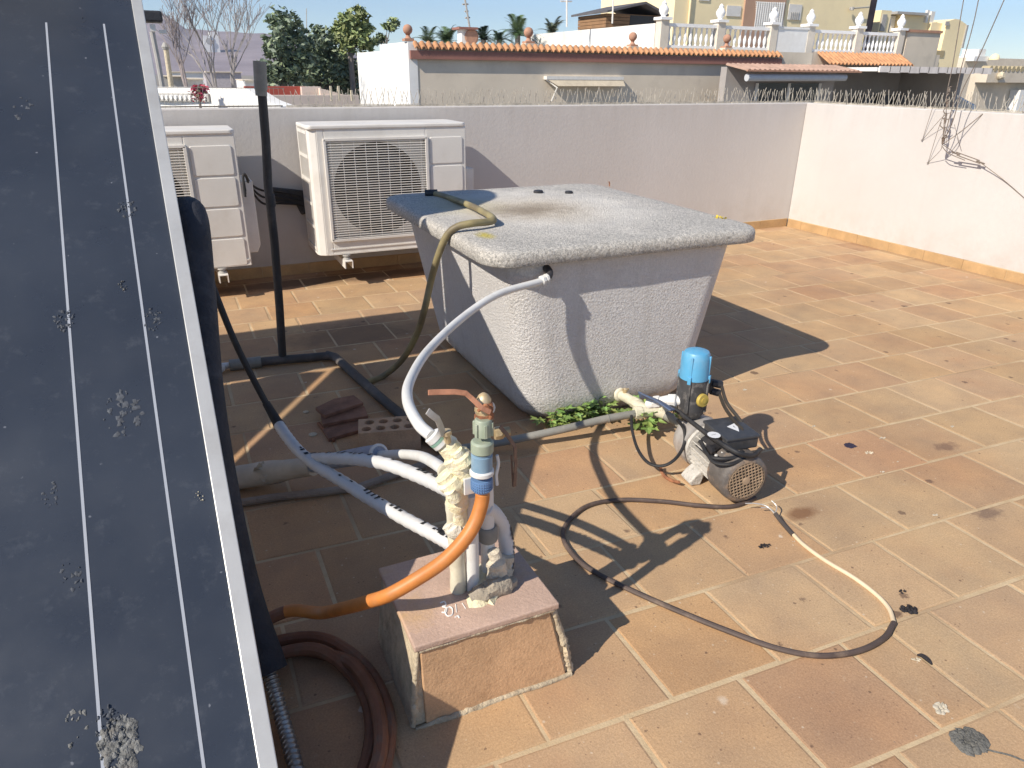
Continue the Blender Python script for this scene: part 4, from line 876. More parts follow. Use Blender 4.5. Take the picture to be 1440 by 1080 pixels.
# pressure controller
PCX, PCY = 1.362, 1.592
b = MB(); b.lathe([(.022, .150), (.024, .163), (.034, .168), (.0415, .182), (.0435, .20), (.0435, .303)], (PCX, PCY, 0), (0, 0, 1), 36)
for k in range(4):
    a = 2 * PI * k / 4 - .98; d = V(math.cos(a), math.sin(a), 0); b.box(V(PCX, PCY, .245) + d * .043, (.011, .013, .112), a)
pc = obj('pressure_controller', b, mat('dark_grey_plastic', (.055, .054, .056), .6, var=.25, vscale=20, dirt=(.27, .25, .23), dscale=34, damt=.75), pu, smooth=True, bevel=.001)
b = MB(); b.lathe([(.0455, .296), (.0455, .302), (.0425, .36), (.040, .375), (.036, .382), (.024, .387), (.001, .389)], (PCX, PCY, 0), (0, 0, 1), 36)
for k in range(4):
    a = 2 * PI * k / 4 - .98; d = V(math.cos(a), math.sin(a), 0); b.box(V(PCX, PCY, .334) + d * .0425, (.007, .008, .078), a); b.box(V(PCX, PCY, .300) + d * .0455, (.010, .011, .024), a)
obj('blue_cap', b, mat('sky_blue_plastic', (.105, .36, .58), .42, var=.06, vscale=15, dirt=(.25, .42, .55), dscale=25, damt=.35), pc, smooth=True, bevel=.001)
kd = V(.02, -1., .12).normalized(); b = MB(); b.lathe([(.014, .03), (.014, .044), (.022, .046)], (PCX, PCY, .232), kd, 20); obj('side_port', b, MATS['dark_grey_plastic'], pc, smooth=True)
b = MB(); b.lathe([(.021, .046), (.021, .053), (.019, .056), (.009, .0565), (.009, .0585), (.001, .0586)], (PCX, PCY, .232), kd, 24); obj('yellow_plug', b, mat('dull_yellow_plastic', (.46, .34, .07), .55, var=.15, vscale=50, dirt=(.3, .25, .12), dscale=60, damt=.4), pc, smooth=True)
gd = V(1, -.05, 0).normalized(); b = MB(); b.box(V(PCX, PCY, .262) + gd * .05, (.034, .034, .042), -.05); b.cyl(V(PCX, PCY, .272) + gd * .06 + V(0, -.01, 0), V(PCX, PCY, .268) + gd * .092 + V(0, -.02, -.004), .0125, 10); b.cyl(V(PCX, PCY, .245) + gd * .06 + V(0, -.01, 0), V(PCX, PCY, .240) + gd * .088 + V(0, -.02, -.004), .0115, 10); obj('cable_entry', b, m_dark_plastic, pc, smooth=True, bevel=.002)
# pipework: run from the left, tee, tank outlet, branch to the pump head and to the controller
pr = [V(.70, 1.93, .02), V(.86, 1.895, .032), V(1.05, 1.855, .055), V(1.20, 1.835, .072), V(1.322, 1.815, .080)]
b = MB(); b.tube(spline(pr, 5), .0135, 14); b.lathe([(.015, 0), (.015, .004)], (1.215, 1.832, .073), (1, -.25, .15), 14); obj('supply_pipe', b, m_grey_pvc, pu, smooth=True)
TE = V(1.374, 1.808, .082)
b = MB(); b.lathe([(.0185, -.055), (.0205, -.053), (.0205, -.030), (.018, -.028), (.018, .025), (.0205, .027), (.0205, .052), (.0175, .054)], TE, (1, -.25, .05), 10); b.lathe([(.021, -.060), (.023, -.058), (.023, -.034), (.021, -.032)], TE, (1, -.25, .05), 8); b.lathe([(.021, .030), (.023, .032), (.023, .056), (.021, .058)], TE, (1, -.25, .05), 8); b.tube([TE, TE + V(-.02, .06, .005)], .0165, 14); b.tube([TE, TE + V(.045, -.04, -.01)], .0145, 14); obj('tee_fitting', b, m_cream_pvc, pu, smooth=True)
b = MB(); o0 = V(1.352, 1.982, .082); o1 = TE + V(-.012, .045, .004); b.tube([o0, o0.lerp(o1, .25), o1], .018, 14); b.lathe([(.026, 0), (.026, .008), (.020, .012)], o0 + V(0, -.012, 0), (o1 - o0), 18); b.lathe([(.0205, 0), (.0205, .03)], o0.lerp(o1, .70), (o1 - o0), 8); obj('tank_outlet', b, m_cream_pvc, pu, smooth=True)
b = MB(); q = o0.lerp(o1, .3); b.lathe([(.008, 0), (.008, .022), (.010, .023), (.010, .03), (.004, .034)], q, (0, 0, 1), 10); b.tube([q + V(-.012, 0, .03), q + V(.014, 0, .028)], .004, 8); obj('brass_bleed', b, m_brass, pu, smooth=True); b = MB(); q = TE + V(.0, .0, .016); b.lathe([(.011, 0), (.011, .016), (.008, .020)], q, (0, 0, 1), 10); b.lathe([(.004, .018), (.0085, .021), (.0085, .028), (.004, .033)], q, (0, 0, 1), 10); obj('brass_bleed', b, m_brass, pu, smooth=True)
b = MB(); strap(b, [at(899, 555, .215), at(906, 557, .222), at(926, 564, .230), at(946, 577, .222)], .024, .006); obj('blue_lever', b, mat('navy_lever', (.075, .105, .18), .45, var=.15, vscale=30, dirt=(.2, .2, .2), dscale=50, damt=.3), pu, bevel=.002)
b = MB(); b.tube([TE + V(.04, -.036, -.008), V(1.412, 1.70, .075), ax(.335), ax(.30)], .0135, 12); b.lathe([(.016, 0), (.017, .004), (.017, .026), (.014, .03)], TE + V(.038, -.036, -.007), (.3, -.75, -.15), 10); obj('suction_pipe', b, m_grey_pvc, pu, smooth=True)
b = MB(); q = V(PCX - .040, PCY + .008, .218); b.tube([q + V(.01, 0, 0), q + V(-.02, .03, -.004), q + V(-.055, .075, -.03), TE + V(.05, -.012, .03)], .0155, 14); b.lathe([(.018, 0), (.021, .003), (.021, .026), (.018, .029)], q + V(-.005, .006, 0), (-.6, .8, -.2), 8); b.lathe([(.018, 0), (.020, .003), (.020, .02), (.018, .023)], q + V(-.036, .047, -.014), (-.55, .75, -.35), 8); obj('outlet_coupling', b, m_white_pvc, pu, smooth=True)
# cables
b = MB(); b.tube(spline([at(926, 562, .205), at(950, 576, .200), at(985, 603, .19), at(1015, 624, .19), at(1038, 637, .185), at(1058, 641, .165), at(1069, 632, .15)], 6), .0072, 10); obj('motor_cable', b, m_black_rubber, pu, smooth=True)
b = MB(); b.tube(spline([at(888, 585, .085), at(889, 605, .075), at(897, 632, .06), at(912, 651, .05), at(932, 655, .055), at(950, 645, .075), at(962, 625, .10), at(962, 604, .14), at(952, 590, .17)], 6), .0052, 8); obj('loop_cable', b, m_black_rubber, pu, smooth=True)
b = MB(); b.tube(spline([at(985, 620, .16), at(996, 640, .145), at(1012, 645, .15), at(1034, 643, .155), at(1044, 634, .165)], 6), .0062, 8); b.tube(spline([at(994, 637, .15), at(1004, 650, .14), at(1025, 653, .145), at(1048, 645, .155)], 6), .0055, 8); obj('motor_cable', b, m_black_rubber, pu, smooth=True)
e0 = V(PCX, PCY, .268) + gd * .09 + V(0, -.02, -.004); e1 = V(PCX, PCY, .240) + gd * .086 + V(0, -.02, -.004)
b = MB(); b.tube(spline([e0, at(1022, 566, .235), at(1040, 590, .205), at(1056, 616, .17)], 6), .0055, 8); b.tube(spline([e1, at(1020, 574, .215), at(1036, 596, .205), at(1044, 605, .20), at(1043, 622, .185)], 6), .0055, 8); obj('controller_cables', b, mat('brown_black_cable', (.04, .033, .025), .55, var=.3, vscale=30), pu, smooth=True)
b = MB(); b.tube(spline([at(928, 655, .02), at(933, 668, .008), at(945, 676, .006), at(955, 678, .02)], 5), .005, 8); obj('earth_cable', b, m_rust, pu, smooth=True)
# power cable on the floor
pcb = thing('power_cable', (1.1, 1.1, 0), 'brown power cable snaking over the sunlit tiles from the pump to the right', 'cable')
q = [(1062, 700), (1030, 712), (985, 711), (930, 705), (870, 703), (825, 712), (797, 736), (793, 760), (815, 790), (850, 812), (900, 836), (960, 862), (1025, 888), (1090, 911), (1150, 922), (1205, 916), (1242, 898), (1257, 876)]
b = MB(); P = spline([at(x, y, .0072) for x, y in q], 8); b.tube(P, .0066, 10); obj('dark_cable', b, mat('dusty_brown_cable', (.085, .06, .05), .6, var=.25, vscale=14, dirt=(.24, .17, .12), dscale=22, damt=.5), pcb, smooth=True)
q2 = [(1257, 876), (1250, 856), (1232, 836), (1200, 812), (1160, 788), (1130, 766), (1114, 750)]
b = MB(); b.tube(spline([at(x, y, .006) for x, y in q2], 8), .0052, 10); obj('pale_cable', b, mat('cream_cable_core', (.66, .53, .36), .7, var=.12, vscale=20), pcb, smooth=True)
b = MB(); b.tube(spline([at(x, y, z) for x, y, z in ((1115, 752, .007), (1100, 735, .010), (1090, 722, .02))], 6), .006, 8); obj('cable_sheath', b, mat('dark_brown_sheath', (.06, .05, .045), .6), pcb, smooth=True)
b = MB()
for pts_ in (((1091, 724, .018), (1078, 712, .025), (1062, 708, .03), (1048, 708, .03)), ((1090, 723, .02), (1092, 712, .03), (1085, 704, .04)), ((1091, 723, .02), (1082, 715, .018), (1070, 714, .02))): b.tube(spline([at(x, y, z) for x, y, z in pts_], 5), .0017, 6)
obj('bare_wires', b, mat('bright_wire', (.62, .60, .56), .4, metal=.5), pcb)

# ------------------------------------------------------------------ weeds at the tank foot
m_leaf = NT('weed_leaf'); m_leaf.b.inputs['Roughness'].default_value = .5
a_ = m_leaf.N.new('ShaderNodeAttribute'); a_.attribute_name = 'tint'
m_leaf.color(m_leaf.mix(1., a_.outputs['Color'], m_leaf.mix(m_leaf.noise(60), (.7, .75, .6, 1), (1.25, 1.2, 1.2, 1)), 'MULTIPLY'))
try: m_leaf.b.inputs['Subsurface Weight'].default_value = 0
except Exception: pass
def weed(px_, py_, spread, n, lab_, seed, z=.0, big=1.):
    r = random.Random(seed); c_ = at(px_, py_); t = thing('weed', c_, lab_, 'weed', 'weeds growing along the tank foot'); lf = MB(); st = MB()
    for k in range(n):
        b0 = c_ + V(r.uniform(-spread, spread), r.uniform(-.02, .025), 0); a = r.uniform(0, 2 * PI); ln = r.uniform(.03, .075) * big; el_ = r.uniform(.5, 1.3)
        d = V(math.cos(a) * math.cos(el_), math.sin(a) * math.cos(el_) - .25, math.sin(el_)); tip = b0 + d.normalized() * ln; tip.z = max(tip.z, .012); mid = b0.lerp(tip, .5) + V(0, 0, .01)
        st.tube([b0, mid, tip], .0012, 5)
        # lobed leaf
        s = r.uniform(.017, .033) * big; ld_ = V(d.x, d.y, r.uniform(-.15, .25)).normalized(); sd_ = ld_.cross(V(0, 0, 1)).normalized(); up_ = sd_.cross(ld_)
        out = []; m = 15
        for j in range(m):
            aa = -2.5 + 5.0 * j / (m - 1); lob = s * (.72 + .28 * math.cos(aa * 5)) * (1 - .12 * abs(aa)); out.append(tip + ld_ * (math.cos(aa) * lob + s * .35) + sd_ * math.sin(aa) * lob + up_ * (.25 * s * (abs(math.sin(aa)) - .3) + r.uniform(-.001, .001)))
        g_ = r.uniform(.75, 1.3); cc = (.20 * g_ * r.uniform(.85, 1.25), .30 * g_, .09 * g_)
        lf.add([tip] + out, [(0, j + 1, j + 2) for j in range(m - 1)], cc)
    obj('leaves', lf, m_leaf.m, t); obj('stems', st, mat('weed_stem', (.13, .2, .06), .6), t)
weed(784, 598, .045, 40, 'low green weed at the tank foot, leftmost by the grey pipe', 1)
weed(832, 588, .07, 80, 'bushy green weed at the middle of the tank foot behind the pipe', 2)
weed(902, 602, .035, 22, 'big leaved green weed in front of the pipe tee', 3, big=1.3)
weed(948, 588, .03, 18, 'small green weed between the pump head and the tank', 5, big=.9)

# ------------------------------------------------------------------ bits lying on the tiles
m_muck = mat('black_muck', (.022, .018, .02), .7, var=.4, vscale=60, bump=.8, bscale=120)
m_fluff = mat('grey_fluff', (.17, .165, .15), .95, var=.4, vscale=60, dirt=(.06, .06, .055), dscale=60, damt=.7, bump=1., bscale=100)
def clump(px_, py_, rx, ry, n, m, lab_, seed, h=.006, cat='dropping', nm='dropping'):
    r = random.Random(seed); c_ = at(px_, py_); b = MB()
    for k in range(n):
        a = r.uniform(0, 2 * PI); d = math.sqrt(r.random()); p = c_ + V(rx * d * math.cos(a), ry * d * math.sin(a), .0012); s = min(rx, ry) * r.uniform(.25, .6)
        nn = 7; q = [p + V(s * r.uniform(.6, 1.3) * math.cos(2 * PI * j / nn), s * r.uniform(.6, 1.3) * math.sin(2 * PI * j / nn), 0) for j in range(nn)]; b.add(q + [p + V(0, 0, h * r.uniform(.4, 1))], [(j, (j + 1) % nn, nn) for j in range(nn)])
    o = obj(nm, b, m, smooth=True, angle=180); tag(o, lab_, cat, 'debris on the sunlit tiles'); return o
clump(1195, 627, .016, .016, 26, mat('violet_black_flake', (.035, .028, .05), .6), 'dark violet flake on the tiles right of the pump', 1, .004, 'flake', 'dark_flake')
clump(1222, 637, .014, .008, 14, m_mortar, 'pale crumb beside the dark violet flake on the tiles', 2, .004, 'crumb', 'crumb')
clump(1076, 768, .020, .008, 20, m_muck, 'black dropping on the tiles in front of the pump', 3)
clump(1278, 858, .020, .013, 26, m_muck, 'largest black dropping, beside the bend of the power cable', 4, .01)
clump(1269, 833, .008, .006, 10, m_muck, 'small black dropping above the bend of the power cable', 5)
b = MB(); b.tube(spline([at(x, y, .004) for x, y in ((1290, 921), (1297, 922), (1305, 928), (1310, 934))], 5), [.002 + .003 * math.sin(PI * i / 15) for i in range(16)], 8); o = obj('dropping', b, m_muck); tag(o, 'curved black dropping below the bend of the power cable', 'dropping', 'debris on the sunlit tiles')
clump(1288, 928, .010, .006, 10, m_mortar, 'pale crumb beside the curved black dropping', 6, .003, 'crumb', 'crumb')
clump(1325, 996, .018, .011, 24, mat('pale_crumbs', (.48, .43, .34), .95, var=.3, vscale=60), 'cluster of pale crumbs near the lower right corner of the tiles', 7, .008, 'crumb', 'crumb')
o = clump(1362, 1042, .030, .022, 70, m_fluff, 'grey matted feather clump with a thin tail at lower right', 8, .014, 'feather clump', 'feather_clump')
b = MB(); b.tube(spline([at(1375, 1050, .004), at(1395, 1056, .003), at(1420, 1062, .002), at(1440, 1070, .002)], 5), .0018, 5); o2 = obj('quill', b, m_fluff, o)
for k, (x, y, s) in enumerate(((1116, 762, .004), (1040, 897, .007), (1262, 650, .004), (1240, 616, .012), (1338, 600, .010), (1316, 725, .010), (1240, 664, .010), (1047, 548, .012), (1145, 600, .01))):
    clump(x, y, s, s * .55, 8, MATS['pale_crumbs'], ['pale crumb by the frayed end of the power cable', 'pale pebble against the lower run of the power cable', 'tiny pale crumb on the tiles right of the pump', 'flat pale crumb right of the dark violet flake', 'pale ring of crumbs near the right edge of the tiles', 'heap of pale crumbs on a joint at the right', 'pale crumbs on a joint below the dark violet flake', 'pale crumb on the tiles right of the blue cap', 'pale crumb on the tiles above the dark violet flake'][k], 20 + k, .004, 'crumb', 'crumb')

# ------------------------------------------------------------------ stay wires by the right parapet
m_wire = mat('rusty_wire', (.22, .18, .15), .6, metal=.4, var=.3, vscale=40)
sw = thing('antenna_stays', (4.5, 3.2, .75), 'bunch of twisted antenna stay wires anchored at the right parapet', 'wires')
J = atX(1325, 203, 4.48)
def w(mb, pts, r): mb.tube(spline(pts, 5), r, 6, wob=0)
tops = [((1355, 0), (1385, -170)), ((1376, 0), (1402, -180)), ((1412, 0), (1490, -180))]
mids = [[(1340, 90), (1332, 130), (1330, 165)], [(1352, 95), (1342, 140), (1334, 170)], [(1374, 85), (1352, 130), (1340, 170)]]
for k in range(3):
    b = MB(); X_ = 4.46 - .03 * k; pts = [atX(*tops[k][1], X_ - .1), atX(*tops[k][0], X_ - .04)] + [atX(*q, X_) for q in mids[k]] + [J]; w(b, pts, .0028); obj('stay_wire', b, m_wire, sw)
b = MB()
for k in range(9):     # twisted tails around the junction
    q = random.random(); p0_ = J.lerp(atX(1336, 120, 4.45), q); d = V(random.uniform(-.01, .01), random.uniform(-.03, .03), random.uniform(.0, .06)); w(b, [p0_, p0_ + d * .5 + V(-.012, .008, 0), p0_ + d], .003)
    b.lathe([(.005, -.012), (.007, 0), (.005, .012)], p0_, (.1, .2, 1), 6)
obj('wire_knots', b, m_wire, sw)
b = MB(); w(b, [atX(1297, 197, 4.595), atX(1312, 150, 4.56), atX(1316, 140, 4.55)], .0016); w(b, [atX(1297, 197, 4.595), atX(1325, 165, 4.52), atX(1338, 158, 4.48)], .0016); w(b, [atX(1305, 229, 4.595), atX(1320, 180, 4.53), atX(1328, 160, 4.48)], .0016); w(b, [atX(1305, 229, 4.595), atX(1322, 212, 4.52), J], .0016); w(b, [J, atX(1328, 165, 4.5)], .0018); w(b, [atX(1352, 212, 4.595), atX(1342, 175, 4.5)], .0013)
w(b, [J, atX(1350, 186, 4.55), atX(1382, 160, 4.598)], .0028); obj('anchor_wires', b, m_wire, sw)
b = MB()
for p_ in ((1297, 197), (1305, 229)): q = atX(*p_, 4.594); b.lathe([(.006, -.004), (.006, .006)], q, (1, 0, 0), 8)
obj('wall_anchors', b, m_steel, sw)
T0, T1 = atX(1345, 216, 4.52), atX(1378, 228, 4.56)
b = MB(); w(b, [J, T0.lerp(T1, .0)], .0024); w(b, [J + V(0, 0, -.01), J.lerp(T0, .5) + V(0, 0, -.025), T0.lerp(T1, .4) + V(0, 0, -.02)], .0024)
off = V(0, .004, .009)
b.tube([T0 + off, T1 + off], .0032, 6); b.tube([T0 - off, T1 - off], .0032, 6); b.tube([T0.lerp(T1, -.2), T0.lerp(T1, .15)], .005, 6); b.tube([T0.lerp(T1, .85), T0.lerp(T1, 1.2)], .005, 6)
w(b, [T1, atX(1410, 252, 4.59), atX(1440, 278, 4.597), atX(1470, 305, 4.597)], .0022); obj('turnbuckle', b, m_wire, sw)

# ================================================================== beyond the roof
m_ground = mat('dusty_ground', (.26, .23, .19), .95, var=.3, vscale=.05, fine=.1, fscale=2.)
b = MB(); b.add([(-2400, -600, -4.02), (2400, -600, -4.02), (2400, 2400, -4.02), (-2400, 2400, -4.02)], [(0, 1, 2, 3)]); struct('ground', b, m_ground, origin=(0, 0, -4.02))
b = MB(); b.add([(-60, 6.5, -4.0), (80, 6.5, -4.0), (80, 12.5, -4.0), (-60, 12.5, -4.0)], [(0, 1, 2, 3)]); struct('road', b, mat('asphalt', (.05, .05, .052), .9, var=.2, vscale=.6), origin=(0, 9, -4.0))
# hills
hn = NT('far_hill'); hn.b.inputs['Roughness'].default_value = 1.
hn.color(hn.mix(hn.rng(hn.noise(.012, 8, .65), .35, .65), (.22, .18, .20, 1), (.32, .27, .29, 1)))  # purple tone puts some of the distance haze into the hill colour
b = MB(); sk = [(-400, 80), (-100, 55), (120, 30), (200, 18), (228, 19), (243, 27), (258, 40), (300, 44), (367, 46), (420, 62), (520, 80), (700, 96), (1000, 104)]
n_ = 90; rows = 16; vs = []
for j in range(rows):
    t = j / (rows - 1)
    for i in range(n_):
        x = -400 + 1400 * i / (n_ - 1); y = np.interp(x, [s[0] for s in sk], [s[1] for s in sk]); P = atY(x, y, 1500.); base = V(P.x * .62, 930, -4)
        P.z += 6 * mnoise.noise(V(x * .03, 0, 0)); q = base.lerp(P, t); prof_ = t ** 1.5
        q.z = -4 + (P.z + 4) * (prof_ + .10 * mnoise.noise(V(q.x * .008, q.y * .008, 0)) * math.sin(PI * t)); vs.append(q)
b.add(vs, [(j * n_ + i, j * n_ + i + 1, (j + 1) * n_ + i + 1, (j + 1) * n_ + i) for j in range(rows - 1) for i in range(n_ - 1)]); struct('hills', b, hn.m, smooth=True, angle=180)

# --- house with the tiled eave
m_bwall = mat('beige_house_wall', (.68, .59, .47), .92, var=.07, vscale=.8, dirt=(.4, .34, .27), dscale=1.4, damt=.3)
m_bwhite = mat('white_house_wall', (.80, .79, .76), .92, var=.05, vscale=.7, dirt=(.58, .55, .5), dscale=1.1, damt=.35)
m_tile = mat('orange_roof_tile', (.54, .275, .135), .85, var=.25, vscale=3.5, dirt=(.36, .17, .09), dscale=5, damt=.45)
m_eave = mat('red_eave_band', (.30, .14, .11), .9, var=.1, vscale=2)
m_terra = mat('terracotta_ball', (.44, .24, .16), .85, var=.15, vscale=5)
YH = 22.; hx0 = 6.83; hx1 = atY(1140, 95, YH).x
zt = atY(800, 65, YH).z; ze = atY(700, 82, YH).z
hs_ = thing('eave_house', (14, YH, -4), 'beige house with an orange tiled eave along its long facade', 'house')
b = MB(); b.bb(hx0, hx1, YH, YH + .3, -4, zt); b.bb(hx0 + .2, hx1, YH + .3, 27.5, zt - .75, zt - .65); obj('facade', b, m_bwall, hs_)
ymid = atX(536, 70, hx0).y; yend = atX(503, 80, hx0).y
b = MB(); b.bb(hx0 - .02, hx0 + .25, YH - .02, ymid, -4, atX(560, 60, hx0).z); b.bb(hx0 - .02, hx0 + .25, ymid, yend, -4, atX(520, 73, hx0).z); b.bb(hx0 - .04, hx0, ymid - .2, ymid, -4, atX(560, 60, hx0).z); obj('side_wall', b, m_bwhite, hs_)
def tiled_eave(x0, x1, yw, z, depth, drop, pitch, name, par, m):
    b = MB(); n = int((x1 - x0) / pitch); r_ = pitch * .36
    for k in range(n):
        xc = x0 + (k + .5) * pitch; seg_ = 8; vs = []
        for yy, zz_ in ((yw - depth, z - drop), (yw, z)):
            for j in range(seg_ + 1): a = PI * j / seg_; vs.append((xc - r_ * math.cos(a), yy, zz_ + r_ * math.sin(a)))
            for j in range(seg_ + 1): a = PI * j / seg_; vs.append((xc - (r_ - .025) * math.cos(a), yy, zz_ + (r_ - .025) * math.sin(a)))
        s9 = seg_ + 1; fs = []
        for j in range(seg_): fs += [(j, j + 1, 2 * s9 + j + 1, 2 * s9 + j), (s9 + j + 1, s9 + j, 3 * s9 + j, 3 * s9 + j + 1), (j + 1, j, s9 + j, s9 + j + 1)]
        b.add(vs, fs)
        # trough tile between the covers
        xt = xc + pitch * .5; vs = []
        for yy, zz_ in ((yw - depth + .03, z - drop + .01), (yw, z + .01)):
            for j in range(5): a = PI * j / 4; vs.append((xt - pitch * .26 * math.cos(a), yy, zz_ - pitch * .14 * math.sin(a)))
        b.add(vs, [(j, j + 1, 5 + j + 1, 5 + j) for j in range(4)])
    return obj(name, b, m, par)
tiled_eave(hx0 + .1, hx1 - 1.6, YH - .002, ze + .36, .21, .15, .206, 'tiled_eave', hs_, m_tile)
b = MB(); b.bb(hx0 + .02, hx1 - 1.6, YH - .14, YH - .001, ze - .06, ze + .17); obj('eave_band', b, m_eave, hs_)
def ball(par, px_, py0, py1, Y, name='ball_finial', m=m_terra):
    a_, b_ = atY(px_, py1, Y), atY(px_, py0, Y); h = b_.z - a_.z; r = h * .31; b = MB(); o_ = V(a_.x, Y, a_.z)
    b.box(o_ + V(0, 0, h * .08), (h * .62, h * .62, h * .16)); b.lathe([(h * .24, h * .16), (h * .16, h * .25), (h * .12, h * .36), (h * .18, h * .40)] + [(r * math.sin(PI * k / 12) + .001, h * .38 + r - r * math.cos(PI * k / 12)) for k in range(1, 13)], o_, (0, 0, 1), 18); return obj(name, b, m, par, smooth=True)
for px_, y0_, y1_ in ((574, 34, 58), (743, 38, 62), (889, 45, 66), (1021, 48, 68)): ball(hs_, px_, y0_, y1_, YH + .15)
for px_, y1_ in ((743, 64), (889, 68), (1021, 70)):
    q = atY(px_, y1_, YH + .15); b = MB(); b.bb(q.x - .17, q.x + .17, YH - .003, YH + .303, q.z - .3, q.z + .06); obj('finial_base', b, m_bwall, hs_)
# window awning on the facade
q0 = atY(765, 107, YH - .02); q1 = atY(872, 121, YH - .02); aw = thing('window_awning', ((q0.x + q1.x) / 2, YH, q1.z), 'cream fabric awning over a window on the beige facade', 'awning')
b = MB(); b.bb(q0.x, q1.x, YH - .22, YH - .002, q0.z - .10, q0.z); obj('cassette', b, m_white_metal, aw)
m_canvas = mat('cream_canvas', (.56, .48, .36), .9, var=.14, vscale=4)
b = MB(); b.add([(q0.x + .03, YH - .20, q0.z - .10), (q1.x - .01, YH - .20, q0.z - .10), (q1.x - .01, YH - .36, q1.z), (q0.x + .35, YH - .36, q1.z), ((q0.x + q1.x) / 2, YH - .26, q0.z - .18)], [(0, 4, 3), (0, 1, 4), (1, 2, 4), (4, 2, 3)]); obj('canvas', b, m_canvas, aw)
b = MB(); b.tube([(q0.x + .06, YH - .1, q0.z - .1), (q0.x + .34, YH - .3, q1.z - .05), (q0.x + .26, YH - .1, q1.z - .45)], .03, 6); obj('folding_arm', b, m_white_metal, aw)
# chimney and antenna on the eave house roof
ch = thing('chimney', atY(656, 64, 25), 'white chimney with a red cap and round grille on the eave house roof', 'chimney'); q = atY(655, 64, 25); q2 = atY(655, 42, 25)
b = MB(); b.bb(q.x - .22, q.x + .22, 24.8, 25.2, zt - .7, q2.z); obj('stack', b, m_bwhite, ch)
b = MB(); b.bb(q.x - .36, q.x + .32, 24.65, 25.35, q2.z, q2.z + .07); obj('cap', b, m_eave, ch)
b = MB(); b.lathe([(.24, 0), (.25, .03), (.2, .05)], (q.x + .12, 24.78, q2.z - .22), (0, -1, 0), 16); obj('round_grille', b, m_terra, ch)
def antenna(px_, py0, py1, Y, lab_, tilt=0, bars=(), col_=m_white_metal):
    t_ = thing('antenna_mast', atY(px_, py1, Y), lab_, 'antenna'); b = MB(); p0_ = atY(px_, py1, Y); p1_ = atY(px_ + tilt, py0, Y); b.tube([p0_, p1_], .032, 6); obj('mast', b, col_, t_)
    if bars:
        b = MB()
        for y_, w_ in bars:
            c_ = p0_.lerp(p1_, (py1 - y_) / (py1 - py0)); b.tube([c_ + V(-w_, 0, 0), c_ + V(w_, .1, .02)], .025, 6)
        obj('cross_bars', b, col_, t_)
    return t_
antenna(661, -12, 42, 25, 'thin tilted dark antenna mast on the red capped chimney', -9, ((6, .12), (16, .08), (25, .1)), m_baffle)
antenna(797, -12, 38, 28, 'white antenna mast with a cross bar behind the stained white wall', 0, ((2, .28),))
antenna(861, -14, 33, 27, 'plain white antenna mast left of the wooden shed', 2)
antenna(431, 12, 70, 60, 'thin dark mast rising behind the big green trees', 0, (), m_baffle)

# --- white terrace with balustrades
YT = 23.6; tx = atY(930, 50, YT).x; zb = atY(980, 68, YT).z; zr = atY(980, 33, YT).z
tw = thing('terrace_house', (20, YT + 3, -4), 'white terrace house with balustrades and urn topped pillars', 'house')
yb = atX(745, 50, tx).y
b = MB(); ztw = atY(928, 32, YT).z; b.bb(tx - .12, tx + .12, YT + .25, yb, -4, ztw); obj('side_wall', b, mat('stained_white_wall', (.76, .74, .69), .95, var=.06, vscale=.6, dirt=(.5, .47, .4), dscale=.9, damt=.55), tw)
xe = atY(1318, 80, YT).x
b = MB(); b.bb(tx - .12, xe, YT - .12, YT + .24, -4, zb); obj('front_wall', b, m_bwall, tw)
b = MB(); b.bb(tx + .2, xe, YT + .3, yb, zb - .9, zb - .8); obj('terrace_deck', b, m_bwall, tw)
m_bal = mat('white_baluster', (.86, .85, .83), .7, var=.05)
m_pil = mat('cream_pillar', (.66, .60, .51), .9, var=.08, vscale=3)
pill = (930, 1009, 1083, 1135, 1203, 1262)
for i, px_ in enumerate(pill):
    q = atY(px_, 60, YT); zp = atY(px_, 28 + (px_ - 930) * .045, YT).z; b = MB(); b.bb(q.x - .17, q.x + .17, YT - .16, YT + .18, zb - .3, zp); pb_ = obj('pillar', b, m_pil, tw)
    b = MB(); b.bb(q.x - .24, q.x + .24, YT - .23, YT + .25, zp, zp + .09); b.lathe([(.12, .09), (.08, .14), (.12, .18), (.17, .27), (.17, .36), (.12, .44), (.08, .49), (.09, .53), (.02, .62)], (q.x, YT, zp), (0, 0, 1), 14); obj('urn', b, m_bal, pb_, smooth=True)
for a_, c_ in ((0, 1), (1, 2), (3, 4), (4, 5)):
    xa = atY(pill[a_], 60, YT).x + .18; xb = atY(pill[c_], 60, YT).x - .18; b = MB(); za = atY((pill[a_] + pill[c_]) / 2, 34 + ((pill[a_] + pill[c_]) / 2 - 975) * .045, YT).z
    b.bb(xa, xb, YT - .1, YT + .1, za - .11, za); b.bb(xa, xb, YT - .1, YT + .1, zb, zb + .08); n_ = 9; hgt = za - .11 - zb - .08
    for k in range(n_):
        xx = xa + (k + .5) * (xb - xa) / n_; b.lathe([(.05, 0), (.05, hgt * .06), (.03, hgt * .1), (.066, hgt * .3), (.066, hgt * .4), (.03, hgt * .72), (.035, hgt * .85), (.05, hgt * .92), (.05, hgt)], (xx, YT, zb + .08), (0, 0, 1), 10)
    obj('balustrade', b, m_bal, tw, smooth=True)
xa, xb = atY(1090, 60, YT).x, atY(1129, 60, YT).x; b = MB(); b.bb(xa - .05, xb + .05, YT - .14, YT + .1, zb - .75, atY(1110, 41, YT).z); b.bb(xa - .1, xb + .1, YT - .17, YT + .14, atY(1110, 41, YT).z, atY(1110, 39, YT).z + .02); obj('white_panel', b, m_bwhite, tw)
